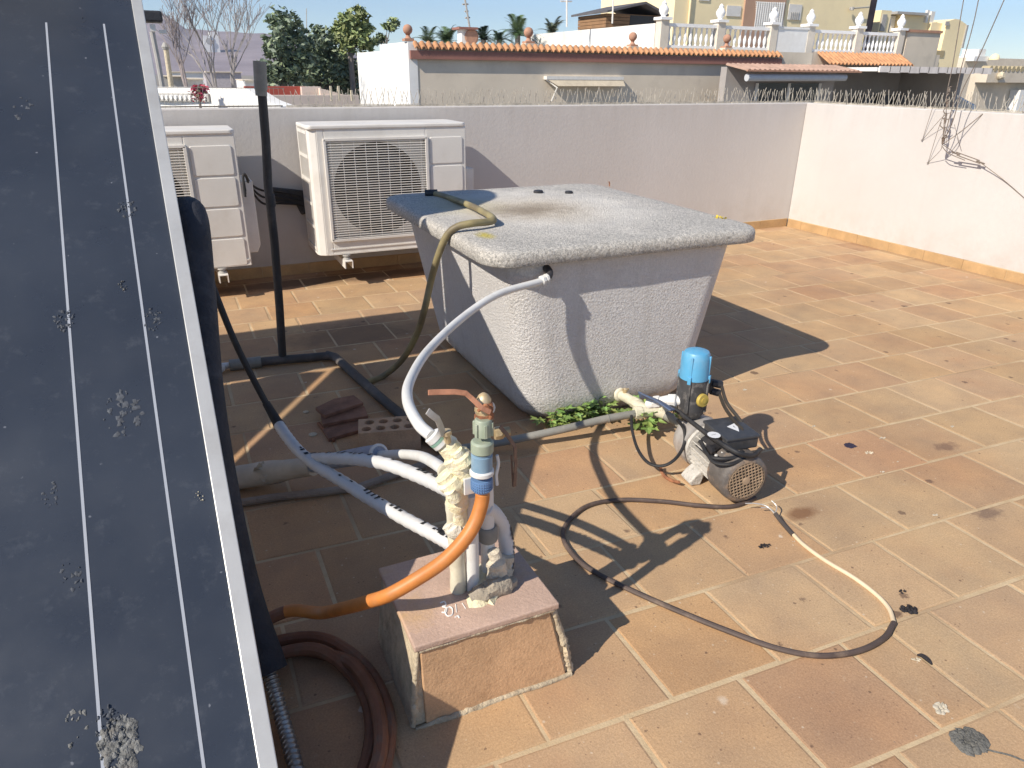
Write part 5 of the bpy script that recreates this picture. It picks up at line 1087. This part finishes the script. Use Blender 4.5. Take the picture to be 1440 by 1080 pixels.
xa, xb = atY(1268, 70, YT).x, atY(1314, 70, YT).x; b = MB(); zz2 = atY(1290, 46, YT).z; b.bb(xa, xb, YT - .14, YT + .3, zb - .9, zz2); obj('beige_panel', b, m_bwall, tw)
b = MB(); b.bb(xa - .04, xb + .03, YT - .2, YT + .34, zz2, zz2 + .1); obj('panel_coping', b, m_terra, tw)
tiled_eave(atY(1143, 85, YT).x, atY(1262, 88, YT).x, YT - .14, atY(1200, 76, YT).z, .75, .42, .21, 'tiled_eave', tw, m_tile)
b = MB(); xa, xb = atY(1143, 85, YT).x, atY(1262, 88, YT).x; b.bb(xa, xb, YT - .7, YT - .13, atY(1200, 97, YT - .4).z - .1, atY(1200, 93, YT - .4).z - .12); obj('eave_band', b, m_eave, tw)

# --- lower houses on the right: tiled awning, long gutter, shaded porch
YP = 20.
lh = thing('porch_house', (22, YP, -4), 'low house with deep shaded porch and pale roof edge right of the eave house', 'house')
xa, xb, xc, xd = atY(1033, 100, YP).x, atY(1192, 100, YP).x, atY(1352, 100, YP).x, atY(1378, 100, YP).x
zr0 = atY(1110, 95, YP).z
b = MB(); b.bb(xa + .1, xb, YP + .5, YP + .8, -4, zr0); obj('front_wall', b, mat('grey_plaster', (.36, .33, .31), .95, var=.1, vscale=1.2), lh)
tiled_eave(xa, xb, YP + .5, zr0 + .05, 1.1, .18, .21, 'tiled_eave', lh, mat('pinkish_roof_tile', (.44, .29, .22), .9, var=.2, vscale=3))
b = MB(); b.bb(xa, xb, YP - .62, YP - .56, atY(1100, 101, YP - .6).z, atY(1100, 98.5, YP - .6).z); obj('roof_edge', b, m_terra, lh)
b = MB(); xg = atY(1050, 109, YP - .4).x; zg = atY(1050, 109, YP - .4).z; b.tube([(xg, YP - .4, zg), (atY(1188, 110, YP - .4).x, YP - .4, atY(1188, 109, YP - .4).z)], .115, 14); obj('awning_roll', b, mat('pale_grey_roll', (.52, .53, .55), .6, var=.06), lh, smooth=True)
b = MB(); w0x, w1x = atY(1062, 130, YP + .5).x, atY(1150, 130, YP + .5).x; b.bb(w0x, w1x, YP + .46, YP + .499, atY(1100, 150, YP + .5).z, atY(1100, 117, YP + .5).z); wn = obj('window', b, mat('dark_window_glass', (.03, .035, .04), .15, var=.1), lh)
b = MB()
for t_ in (0, .5, 1): b.bb(w0x + (w1x - w0x) * t_ - .06, w0x + (w1x - w0x) * t_ + .06, YP + .44, YP + .47, atY(1100, 150, YP + .5).z, atY(1100, 117, YP + .5).z)
obj('window_frame', b, m_white_metal, wn)
zs = atY(1270, 100, YP - .5).z
b = MB(); b.bb(xb + .02, xc + .1, YP + 2.6, YP + 2.9, -4, zs); b.bb(xc - .05, xc + .2, YP, YP + 2.6, -4, zs); obj('porch_wall', b, MATS['grey_plaster'], lh)  # wall colour greyed to deepen the shade inside the porch
b = MB(); b.bb(xb + .02, xc, YP - 1.2, YP + 2.6, zs - .02, zs + .10); obj('porch_roof', b, m_bwhite, lh)
b = MB()
for k in range(12): xx = xb + .1 + k * (xc - xb - .2) / 12; b.bb(xx, xx + .52, YP - 1.25, YP - 1.202, zs - .05 - .02 * (k % 2), zs + .14)
obj('roof_edge_tiles', b, mat('pale_pink_tile', (.82, .74, .68), .9, var=.15, vscale=3), lh)
for fx in (1215, 1240, 1262): 
    q = atY(fx, 140, YP + 1.2); b = MB(); b.bb(q.x - .3, q.x + .25, YP + 1, YP + 1.5, -4, atY(fx, 134, YP + 1.2).z); obj('stored_box', b, m_dark_plastic, lh)
b = MB(); b.prism([(YP - .6, -4), (YP + 2.5, -4), (YP + 2.5, zs - .1), (YP + 2.1, zs - .1), (YP - .6, atX(1357, 148, xc).z)], 'X', xc + .25, xc + .5); obj('sloping_buttress', b, m_bwhite, lh)
rh = thing('beige_annex', (29, YP, -4), 'plain beige building at the far right with a dark shaded recess', 'house')
xr0, xr1 = atY(1384, 110, YP + .3).x, atY(1520, 110, YP + .3).x; zc = atY(1400, 99, YP + .3).z; zm = atY(1400, 116, YP + .3).z
b = MB(); b.bb(xr0, xr1, YP + .6, YP + .9, -4, zc); obj('front_wall', b, m_bwall, rh)
b = MB(); b.bb(xr0 - .1, xr1, YP + .12, YP + .6, zm, zc + .02); obj('hanging_fascia', b, m_bwall, rh)
b = MB()
for k in range(16): xx = xr0 + k * .28; b.lathe([(.11, 0), (.11, .36)], (xx, YP + .1, zc + .06), (0, 1, 0), 8)
obj('coping_tiles', b, mat('ochre_coping', (.42, .35, .22), .9, var=.2, vscale=2), rh)
q = atY(1405, 107, YP + .1); b = MB(); b.lathe([(.13, 0), (.16, .1), (.1, .2)], q, (0, -1, .2), 10); obj('wall_lamp', b, m_mortar, rh)
q = atY(1436, 130, YP + .3); b = MB(); b.bb(q.x - .3, q.x + 1, YP + .15, YP + .58, -4, q.z + .1); obj('side_column', b, m_bwhite, rh)

# --- yellow apartment blocks
m_yel = mat('pale_yellow_render', (.92, .77, .48), .95, var=.05, vscale=.4, dirt=(.6, .5, .34), dscale=.6, damt=.25)
m_rose = mat('rose_brown_render', (.46, .29, .20), .95, var=.08, vscale=.5)
YA = 42.
def rect(b, x0, y0, x1, y1, Y, d=.2, z0=None):
    a_, c_ = atY(x0, (y0 + y1) / 2, Y), atY(x1, (y0 + y1) / 2, Y); zt_ = atY((x0 + x1) / 2, y0, Y).z; zb_ = atY((x0 + x1) / 2, y1, Y).z if z0 is None else z0; return b.bb(a_.x, c_.x, Y, Y + d, zb_, zt_)
ap = thing('apartment_block', atY(1085, 100, YA).to_tuple()[:2] + (-4,), 'large pale yellow apartment block with a rose brown stair bay', 'apartment block')
b = MB(); rect(b, 948, -70, 1047, 100, YA, 9, -4); rect(b, 1104, -70, 1222, 100, YA, 9, -4); obj('yellow_wing', b, m_yel, ap)
b = MB(); rect(b, 1047, -70, 1104, 100, YA - .12, 9, -4); obj('stair_bay', b, m_rose, ap)
b = MB(); rect(b, 1022, 8, 1042, 23, YA - .06, .05); obj('shutter', b, m_white_metal, ap)
b = MB(); rect(b, 983, -8, 998, 1, YA - .06, .05); obj('shutter', b, m_white_metal, ap)
b = MB(); rect(b, 1109, 6, 1127, 28, YA - .06, .05); wn = obj('window', b, m_white_metal, ap)
b = MB()
for k in range(5): rect(b, 1112 + k * 2.6, 17, 1113 + k * 2.6, 28, YA - .1, .03)
obj('window_bars', b, m_baffle, wn)
b = MB()
for i in range(13): rect(b, 1063 + i * 3.1, 3, 1064.5 + i * 3.1, 39, YA - .19, .03)
for j in range(12): rect(b, 1063, 3 + j * 3.1, 1102, 4.5 + j * 3.1, YA - .16, .03)
obj('lattice_panel', b, m_bwhite, ap)
b = MB(); q = atY(970, 20, YA - .15); b.tube([(q.x, YA - .1, -4), (q.x, YA - .1, q.z + 3)], .06, 6); obj('down_pipe', b, m_yel, ap)
b = MB(); rect(b, 1222, -40, 1232, 60, YA + .5, 6, -4); obj('dark_recess', b, mat('shaded_brown', (.12, .085, .08), .9, var=.3, vscale=1.5), ap)
b = MB(); q0, q1 = atY(1195, 12, YA - .3), atY(1222, 10, YA - .3); b.tube([q0, q1], .05, 6); b.lathe([(.15, 0), (.15, .2)], q0 + V(.2, 0, -.1), (0, 0, 1), 8); obj('drain_spout', b, m_baffle, ap)
YB2 = 46.
a2 = thing('apartment_block', atY(1300, 100, YB2).to_tuple()[:2] + (-4,), 'stepped yellow block behind the balustrades, rounded parapet at its right end', 'apartment block')
b = MB(); rect(b, 1232, 14, 1246, 100, YB2 - 1, 5, -4); rect(b, 1246, 45, 1270, 100, YB2, 5, -4); rect(b, 1264, 20, 1303, 100, YB2 + .3, 5, -4); rect(b, 1303, 32, 1330, 100, YB2, 5, -4); obj('yellow_wing', b, m_yel, a2)
b = MB(); q0 = atY(1330, 40, YB2 - .4); q1 = atY(1358, 40, YB2 - .4); zl = atY(1330, 30, YB2 - .4).z; zh_ = atY(1344, 27, YB2 - .4).z
b.prism([(q0.x, -4), (q1.x, -4), (q1.x, zl - .15), ((q0.x + q1.x) / 2 + .2, zh_), ((q0.x + q1.x) / 2 - .3, zh_ + .02), (q0.x, zl)], 'Y', YB2 - .4, YB2 + 6); obj('rounded_parapet', b, m_yel, a2)
b = MB(); rect(b, 1262, 17, 1306, 20.5, YB2 - .2, 5.6); obj('flat_roof', b, m_baffle, a2)
b = MB(); rect(b, 1303, 14, 1306, 32, YB2 + .1, .2); rect(b, 1309, 16, 1314, 32, YB2 + .2, .4); obj('roof_vent', b, m_white_metal, a2)
b = MB(); rect(b, 1330, 30, 1335, 36, YB2 - .5, .08); obj('grey_patch', b, m_baffle, a2)
b = MB(); rect(b, 1315, 71, 1328, 80, YB2 - .46, .05); obj('window', b, mat('dull_ochre', (.42, .34, .2), .9), a2)
b = MB(); rect(b, 1312, 86, 1315, 92, YB2 - .46, .05); rect(b, 1316.5, 86, 1319.5, 92, YB2 - .46, .05); obj('vent_slot', b, m_dark_plastic, a2)
b = MB(); rect(b, 1240, 20, 1246, 44, YB2 - 1.1, .09); rect(b, 1249, 26, 1252, 45, YB2 - .2, .1); obj('dark_opening', b, m_baffle, a2)
b = MB(); rect(b, 1246, 22, 1258, 46, YB2 + 1, 2); obj('white_turret', b, m_bwhite, a2)
b = MB(); q = atY(1359, 52, YB2 - .6); b.bb(q.x - .1, q.x + .1, YB2 - .5, YB2 + 4, atY(1359, 68, YB2).z, atY(1359, 36, YB2).z); obj('side_shutter', b, m_baffle, a2)
far = thing('distant_houses', atY(1400, 100, 120).to_tuple()[:2] + (-4,), 'low tan distant building under the sky at the far right edge', 'building')
b = MB(); rect(b, 1355, 84, 1600, 104, 120, 20, -4); obj('long_wall', b, m_bwall, far)
b = MB(); rect(b, 1370, 79, 1390, 86, 118, 5); rect(b, 1376, 69, 1386, 80, 118.5, 4); obj('white_tower', b, m_bwhite, far)
q = atY(1398, 84, 117); b = MB(); b.lathe([(1.1, 0), (1.05, .5), (.8, .95), (.4, 1.2), (.01, 1.3)], q, (0, 0, 1), 16); obj('dome', b, m_yel, far, smooth=True)

# --- wooden shed on the roof
YS = 29.
q0, q1, q2 = atY(852, 33, YS), atY(884, 33, YS), atY(928, 33, YS)
sh_ = thing('wooden_shed', (q1.x, YS + 1, q0.z), 'small brown wooden shed with a low gable roof above the stained white wall', 'shed')
z0 = q0.z - .8; z1 = atY(852, 18, YS).z; zr_ = atY(910, 7, YS).z; m_wood = mat('brown_planks', (.30, .17, .085), .85, var=.2, vscale=3)
b = MB()
for k in range(9): zz_ = z0 + (z1 - z0) * k / 9; b.bb(q0.x, q2.x, YS, YS + 2.4, zz_, zz_ + (z1 - z0) / 9 - .015)
obj('plank_walls', b, m_wood, sh_)
b = MB(); b.bb(q1.x + .05, q2.x - .3, YS - .02, YS - .001, z0, z1 - .05); obj('dark_doorway', b, m_coil, sh_)
b = MB(); xm = (q0.x + q2.x) / 2 + .3; x0_, x1_ = q0.x - .2, q2.x + .15; yb_ = YS + 2.7
b.add([(x0_, YS - .4, z1 - .02), (xm, YS - .4, zr_), (x1_, YS - .4, z1 - .05), (x0_, yb_, z1 - .02), (xm, yb_, zr_), (x1_, yb_, z1 - .05), (x0_, YS - .4, z1 + .06), (xm, YS - .4, zr_ + .09), (x1_, YS - .4, z1 + .04), (x0_, yb_, z1 + .06), (xm, yb_, zr_ + .09), (x1_, yb_, z1 + .04)], [(6, 7, 10, 9), (7, 8, 11, 10), (0, 3, 4, 1), (1, 4, 5, 2), (0, 1, 7, 6), (1, 2, 8, 7), (3, 9, 10, 4), (4, 10, 11, 5), (0, 6, 9, 3), (2, 5, 11, 8)]); obj('gable_roof', b, mat('grey_shingles', (.11, .105, .11), .9, var=.2, vscale=2), sh_)

# --- left: neighbour terrace, awning, low walls
YL = 13.
nn = None
nt = thing('neighbour_terrace', atY(290, 130, YL).to_tuple()[:2] + (-4,), 'low white terrace wall with a row of round holes at far left', 'wall')
def slantwall(pts, th=.25):
    # pts: (px, py, Y) along the top edge; a wall standing on the ground under them
    P = [atY(*p) for p in pts]; d = (P[-1] - P[0]); n = V(-d.y, d.x, 0).normalized() * th; k = len(P); vs = []
    for p in P: vs += [V(p.x, p.y, -4), p, p + n, V(p.x, p.y, -4) + n]
    fs = [(0, 1, 2, 3), tuple(4 * (k - 1) + j for j in (3, 2, 1, 0))]
    for i in range(k - 1):
        a_, c_ = 4 * i, 4 * i + 4; fs += [(a_, c_, c_ + 1, a_ + 1), (a_ + 1, c_ + 1, c_ + 2, a_ + 2), (a_ + 2, c_ + 2, c_ + 3, a_ + 3)]
    b = MB(); b.add(vs, fs); return b
b = slantwall([(120, 122, 17), (240, 122.5, 14.2), (345, 124, 12), (372, 141, 11.5), (395, 150, 11.1)]); obj('terrace_wall', b, m_bwhite, nt)
b = MB(); P0, P1 = atY(206, 131, 14.9), atY(296, 131.5, 13.0); d_ = (P1 - P0); nn = V(d_.y, -d_.x, 0).normalized()
if nn.x > 0: nn = -nn
A_ = P0 + nn * .02; B_ = P1 + nn * .02; b.add([A_, B_, B_ + V(0, 0, -.12), A_ + V(0, 0, -.12), A_ + nn * .03, B_ + nn * .03, B_ + nn * .03 + V(0, 0, -.12), A_ + nn * .03 + V(0, 0, -.12)], [(4, 5, 6, 7), (0, 4, 7, 3), (1, 2, 6, 5), (0, 1, 5, 4), (3, 7, 6, 2)]); hb = obj('screen_band', b, m_baffle, nt)
b = MB()
for k in range(14): b.lathe([(.038, 0), (.038, .03)], A_.lerp(B_, (k + .5) / 14) + nn * .03 + V(0, 0, -.06), nn, 10)
obj('round_blocks', b, m_bwhite, hb)
cw = thing('roof_wall', atY(420, 130, 17).to_tuple()[:2] + (-4,), 'cream roof wall with a red painted band beside the dark pole', 'wall')
b = MB(); rect(b, 352, 134, 505, 150, 17, .3, -4); rect(b, 425, 122, 452, 140, 17.4, .3, -4); obj('cream_wall', b, mat('cream_wall_paint', (.66, .55, .47), .95, var=.08, vscale=1.5), cw)
b = MB(); rect(b, 345, 121.5, 430, 136, 17.6, .25, -4); obj('red_band', b, mat('brick_red_paint', (.40, .085, .06), .9, var=.15, vscale=2), cw)
b = MB(); q0, q1 = atY(450, 124, 17.2), atY(505, 139, 17.2); b.prism([(q0.x, q1.z - .4), (q1.x, q1.z - .4), (q1.x, q1.z), (q0.x, q0.z)], 'Y', 17.2, 17.5); obj('wedge', b, MATS['cream_wall_paint'], cw)
b = MB()
for x_ in (465, 476, 494): rect(b, x_, 121 if x_ != 494 else 127, x_ + 2.4, 142, 16.6, .08)
obj('post', b, m_mortar, cw)
# red flowering bush in front of the terrace
def leafcloud(mb, blobs, n, size, pal, seed, squash=1., shell=.5, ragged=0):
    r = random.Random(seed); bl = list(blobs)
    for (x, y, z, R_) in blobs:
        for k in range(ragged):
            u = r.uniform(-.5, 1); a = r.uniform(0, 2 * PI); c_ = math.sqrt(1 - u * u); q = R_ * r.uniform(.75, 1.12); bl.append((x + q * c_ * math.cos(a), y + q * c_ * math.sin(a), z + q * u, R_ * r.uniform(.22, .42)))
    tot = sum(b_[3] ** 2 for b_ in bl)
    for (x, y, z, R_) in bl:
        tone = r.uniform(.8, 1.25)
        for k in range(int(n * R_ ** 2 / tot)):
            u = r.uniform(-1, 1); a = r.uniform(0, 2 * PI); d = V(math.sqrt(1 - u * u) * math.cos(a), math.sqrt(1 - u * u) * math.sin(a), u); rad = R_ * (r.random() ** shell)
            rad *= 1 + .8 * mnoise.noise(V(x * 3, y, z * 3) + d * 2.2)
            p = V(x, y, z) + V(d.x, d.y, d.z * squash) * rad; s = size * r.uniform(.5, 1.5)
            e1 = V(r.uniform(-1, 1), r.uniform(-1, 1), r.uniform(-.7, .7)).normalized(); e2 = e1.orthogonal().normalized(); e2 = (Matrix.Rotation(r.uniform(0, 2 * PI), 3, e1) @ e2)
            c_ = r.choice(pal); g_ = r.uniform(.75, 1.25) * tone; c_ = (c_[0] * g_, c_[1] * g_, c_[2] * g_)
            mb.add([p - e1 * s, p + e2 * s * .45, p + e1 * s, p - e2 * s * .45], [(0, 1, 2, 3)], c_)
m_fol = NT('foliage'); m_fol.b.inputs['Roughness'].default_value = .6
a_ = m_fol.N.new('ShaderNodeAttribute'); a_.attribute_name = 'tint'; m_fol.color(a_.outputs['Color'])
m_bark = mat('grey_bark', (.22, .19, .17), .95, var=.25, vscale=3, bump=.4, bscale=10)
m_barkl = mat('pale_grey_bark', (.36, .33, .32), .95, var=.2, vscale=2)
q = atY(279, 131, 12.6); t_ = thing('flowering_bush', q, 'red flowering bush before the white terrace wall', 'bush'); b = MB(); leafcloud(b, [(q.x, q.y, q.z, .13), (q.x + .06, q.y, q.z + .05, .08)], 260, .035, [(.5, .06, .10), (.42, .05, .12), (.12, .1, .05)], 5); obj('flowers', b, m_fol.m, t_); b = MB(); b.tube([(q.x, q.y, -4), (q.x, q.y, q.z)], .02, 5); obj('stem', b, m_bark, t_)
# clutter of roofs at far left
YC = 30.
for (x0, y0, x1, y1, Y, m_, lab_) in ((230, 108, 258, 124, 28, m_baffle, 'small grey roof box behind the white terrace wall'), (262, 112, 286, 124, 29, m_bwhite, 'small white roof box among the bare trees'), (345, 114, 362, 124, 27, m_bwhite, 'low white roof box beside the dark pole'), (290, 102, 340, 124, 60, mat('lilac_grey_render', (.46, .42, .44), .95), 'wide lilac grey building behind the bare trees'), (238, 102, 296, 124, 75, m_bwhite, 'white building behind the leftmost bare tree')):
    b = MB(); rect(b, x0, y0, x1, y1, Y, 3, -4)
    o = thing('roof_box', atY((x0 + x1) / 2, y1, Y).to_tuple()[:2] + (-4,), lab_, 'building'); obj('walls', b, m_, o); b = MB(); rect(b, x0 - .6, y0 - 1.3, x1 + .6, y0, Y - .15, 3.3); obj('roof_slab', b, m_bwall, o)
wtw = thing('white_tower', atY(297, 70, 1262).to_tuple()[:2] + (10,), 'bright white building on the hillside behind the bare trees', 'building')
b = MB(); rect(b, 286, 50, 297, 66, 1260, 20, 10); rect(b, 296, 45, 308, 73, 1262, 20, 10); obj('walls', b, m_bwhite, wtw)
b = MB(); q = atY(294, 58, 1259.5); b.lathe([(4.5, 0), (4.5, .6)], q, (0, 1, 0), 12); obj('round_window', b, m_baffle, wtw)
cl = thing('chimney', atY(235, 118, 26).to_tuple()[:2] + (-4,), 'pale round chimney post with a dark cap at far left', 'chimney')
b = MB(); q0, q1 = atY(234, 118, 26), atY(233.5, 70, 26); b.tube([V(q0.x, 26, -4), q1], .075, 10); obj('stack', b, m_mortar, cl); b = MB(); b.lathe([(.09, 0), (.12, .08), (.05, .2)], q1, (0, 0, 1), 10); obj('cap', b, m_baffle, cl)
bt = thing('roof_tank', atY(216, 40, 24), 'black roof tank on white posts right beside the collector top', 'tank')
b = MB(); q0, q1 = atY(196, 30, 24), atY(227, 15, 24); b.bb(q0.x, q1.x, 24, 24.8, q0.z, q1.z); obj('tank_body', b, m_dark_plastic, bt, bevel=.05)
b = MB(); rect(b, 211, 34, 219, 44, 24.1, .3); rect(b, 224, 42, 234, 47, 24.2, .3); obj('white_bracket', b, m_white_metal, bt)
b = MB(); q0, q1 = atY(214, 45, 24.2), atY(222, 85, 24.2); b.tube([q0, q1, V(q1.x, 24.2, -4)], .07, 8); obj('support_post', b, m_baffle, bt)

# --- trees
GREEN = [(.17, .22, .14), (.20, .25, .15), (.14, .19, .13), (.22, .27, .145), (.175, .215, .155)]
LIME = [(.26, .30, .12), (.21, .26, .10), (.31, .34, .14), (.17, .22, .09)]
def limb(mb, p, d, ln, r, depth, rnd, spread=.55, up=.25, tips=None, kids=(2, 3), minr=.006):
    pts = [p]; q = p.copy(); dd = d.copy()
    for k in range(4):
        dd = (dd + V(rnd.uniform(-.16, .16), rnd.uniform(-.16, .16), rnd.uniform(-.06, .12))).normalized(); q = q + dd * ln / 4; pts.append(q.copy())
    mb.tube(pts, [max(r * (1 - .11 * i), minr) for i in range(5)], 6 if r > .03 else 4, cap=False)
    if tips is not None and depth <= 1: tips.append(q.copy())
    if depth == 0: return
    for k in range(rnd.choice(kids)):
        a = rnd.uniform(0, 2 * PI); s = V(math.cos(a), math.sin(a), 0); nd = (dd + s * spread * rnd.uniform(.6, 1.3) + V(0, 0, up * rnd.uniform(.3, 1))).normalized()
        limb(mb, pts[rnd.choice((2, 3, 4, 4))], nd, ln * rnd.uniform(.62, .85), r * .62, depth - 1, rnd, spread, up, tips, kids, minr)
def bare_tree(px_, Y, top, r0, lab_, seed, lean=0., m=m_barkl):
    rnd = random.Random(seed); base = atY(px_, 120, Y); base.z = -4; topz = atY(px_, top, Y).z; t_ = thing('bare_tree', base, lab_, 'tree', 'bare trees beyond the parapet'); b = MB()
    z1_ = atY(px_, 112, Y).z - .4; b.tube([base, V(base.x, Y, z1_)], [r0 * 1.6, r0], 8); h = topz - z1_
    obj('trunk', b, m, t_); b = MB()
    for k in range(3):
        a = rnd.uniform(0, 2 * PI); limb(b, V(base.x, Y, z1_ - .05), V(.28 * math.cos(a) + lean, .28 * math.sin(a), 1).normalized(), h * rnd.uniform(.34, .42), r0 * .75, 5, rnd, .42, .22, None, (2, 2, 3), .007)
    obj('branches', b, m, t_)
bare_tree(262, 25, -25, .05, 'leftmost bare tree with thin pinkish twigs beside the collector frame', 4, -.12, mat('pinkish_bark', (.34, .29, .28), .95, var=.2))
bare_tree(302, 26, -25, .058, 'middle bare grey tree with forked trunk', 9, .02)
bare_tree(328, 27, -30, .062, 'bare pale tree forking right beside the dark pole', 13, .12)
def tree(px_, Y, blobs_px, n, size, pal, lab_, seed, r0=.16, grp='leafy trees beyond the parapet'):
    rnd = random.Random(seed); base = atY(px_, 130, Y); base.z = -4; t_ = thing('leafy_tree', base, lab_, 'tree', grp)
    bl_ = []
    for (x, y, rp, dy) in blobs_px: q = atY(x, y, Y + dy); bl_.append((q.x, q.y, q.z, rp / F * Y * 1.02))
    b = MB(); leafcloud(b, bl_, n, size, pal, seed, .9, .7, 5); obj('crown', b, m_fol.m, t_)
    b = MB(); top = max(bl_, key=lambda q: q[2]); mid = V(base.x, Y, min(q[2] for q in bl_) - .3); b.tube([base, mid], [r0 * 1.3, r0], 8)
    for q in bl_: b.tube([mid, mid.lerp(V(*q[:3]), .55) + V(0, 0, .15), V(*q[:3])], [r0 * .6, r0 * .35, r0 * .12], 6)
    obj('trunk', b, m_bark, t_)
tree(400, 32, [(398, 28, 16, 0), (412, 48, 20, .5), (392, 58, 16, -.5), (420, 75, 24, 0), (398, 88, 22, 0), (385, 105, 18, -.3), (415, 105, 24, 0), (380, 75, 10, 0), (383, 30, 9, 0)], 4200, .12, GREEN, 'tall dark green tree with loose top just right of the dark pole', 21)
tree(458, 34, [(450, 62, 20, 0), (470, 80, 22, 0), (445, 90, 22, 0), (440, 110, 22, .3), (472, 108, 24, 0), (490, 98, 18, -.3), (495, 120, 18, 0), (436, 72, 14, 0)], 7000, .125, GREEN, 'dense dark green tree in the middle of the tree group', 22)
tree(497, 33, [(492, 30, 14, 0), (508, 22, 10, 0), (484, 42, 14, 0), (500, 50, 16, 0), (512, 40, 10, .3), (488, 62, 12, 0), (515, 62, 10, 0)], 3600, .12, LIME, 'lime green tree top left of the white house end wall', 23, .11)
tree(546, 36, [(552, 35, 8, 0), (545, 38, 5, 0), (535, 55, 7, .5), (526, 58, 6, 0)], 700, .12, LIME + GREEN, 'few leafy twigs showing above the white house end wall', 24, .05)
# palms behind the eave house
def palm(px_, py_, Y, ln, nf, lab_, seed, upw=.5, pal=None):
    rnd = random.Random(seed); c_ = atY(px_, py_, Y); t_ = thing('palm_tree', (c_.x, Y, -4), lab_, 'palm', 'palms behind the eave house'); b = MB(); b.tube([(c_.x, Y, -4), c_], [.16, .13], 8); obj('trunk', b, m_bark, t_); b = MB(); pal = pal or [(.07, .12, .045), (.10, .15, .06), (.05, .09, .035)]
    for k in range(nf):
        a = 2 * PI * k / nf + rnd.uniform(-.3, .3); e = rnd.uniform(.1, 1.25) ; d = V(math.cos(a) * math.cos(e), math.sin(a) * math.cos(e), math.sin(e) * (1 + upw * .3)); L_ = ln * rnd.uniform(.8, 1.1); prev = c_.copy(); cc = rnd.choice(pal)
        for j in range(9):
            t1 = (j + 1) / 9; p = c_ + d * L_ * t1 + V(0, 0, -.55 * L_ * t1 * t1); dr = (p - prev).normalized(); s_ = dr.cross(V(0, 0, 1)); s_ = s_.normalized() if s_.length > 1e-3 else V(1, 0, 0); lw = L_ * .30 * (1 - t1 * .7)
            for sg in (-1, 1):
                for m_ in range(2): o_ = prev.lerp(p, m_ / 2); tip = o_ + s_ * sg * lw + dr * lw * .6 + V(0, 0, -.1 * lw); b.add([o_, o_ + dr * .05, tip], [(0, 1, 2)], cc)
            prev = p
    obj('fronds', b, m_fol.m, t_)
palm(628, 58, 34, 1.30, 22, 'palm crown left of the red capped chimney', 1)
palm(603, 60, 36, 1.17, 16, 'spiky grey green palm top right of the first ball finial', 2, 1.2, [(.13, .17, .09), (.1, .14, .08)])
palm(680, 56, 35, 1.10, 18, 'dark palm crown right of the red capped chimney', 3, .5, [(.03, .055, .03), (.045, .07, .04)])
palm(702, 56, 34, 0.98, 16, 'small dark palm crown, second right of the chimney', 6, .5, [(.035, .06, .035), (.05, .08, .045)])
palm(728, 50, 33, 1.37, 26, 'bright palm crown just left of the second ball finial', 4, .9)
palm(776, 46, 36, 1.17, 22, 'grey green palm top above the stained white wall', 5, .8, [(.11, .14, .08), (.14, .16, .1)])

# thin sea air: far hills fade
if HAZE:
    hm = bpy.data.materials.new('thin_air'); hm.use_nodes = True; hnt = hm.node_tree; hnt.nodes.remove(hnt.nodes['Principled BSDF']); pv = hnt.nodes.new('ShaderNodeVolumePrincipled')
    pv.inputs['Color'].default_value = (.80, .86, .95, 1); pv.inputs['Density'].default_value = HAZE; pv.inputs['Anisotropy'].default_value = .2; hnt.links.new(pv.outputs[0], hnt.nodes['Material Output'].inputs['Volume'])
    b = MB(); b.bb(-2450, 2450, -650, 2450, -5.02, 190); struct('haze', b, hm, kind='stuff')
for o in list(bpy.data.objects):
    if o.get('label') is None and o.parent is None and o.type in ('MESH', 'EMPTY') and not o.get('kind'): print('UNTAGGED', o.name)
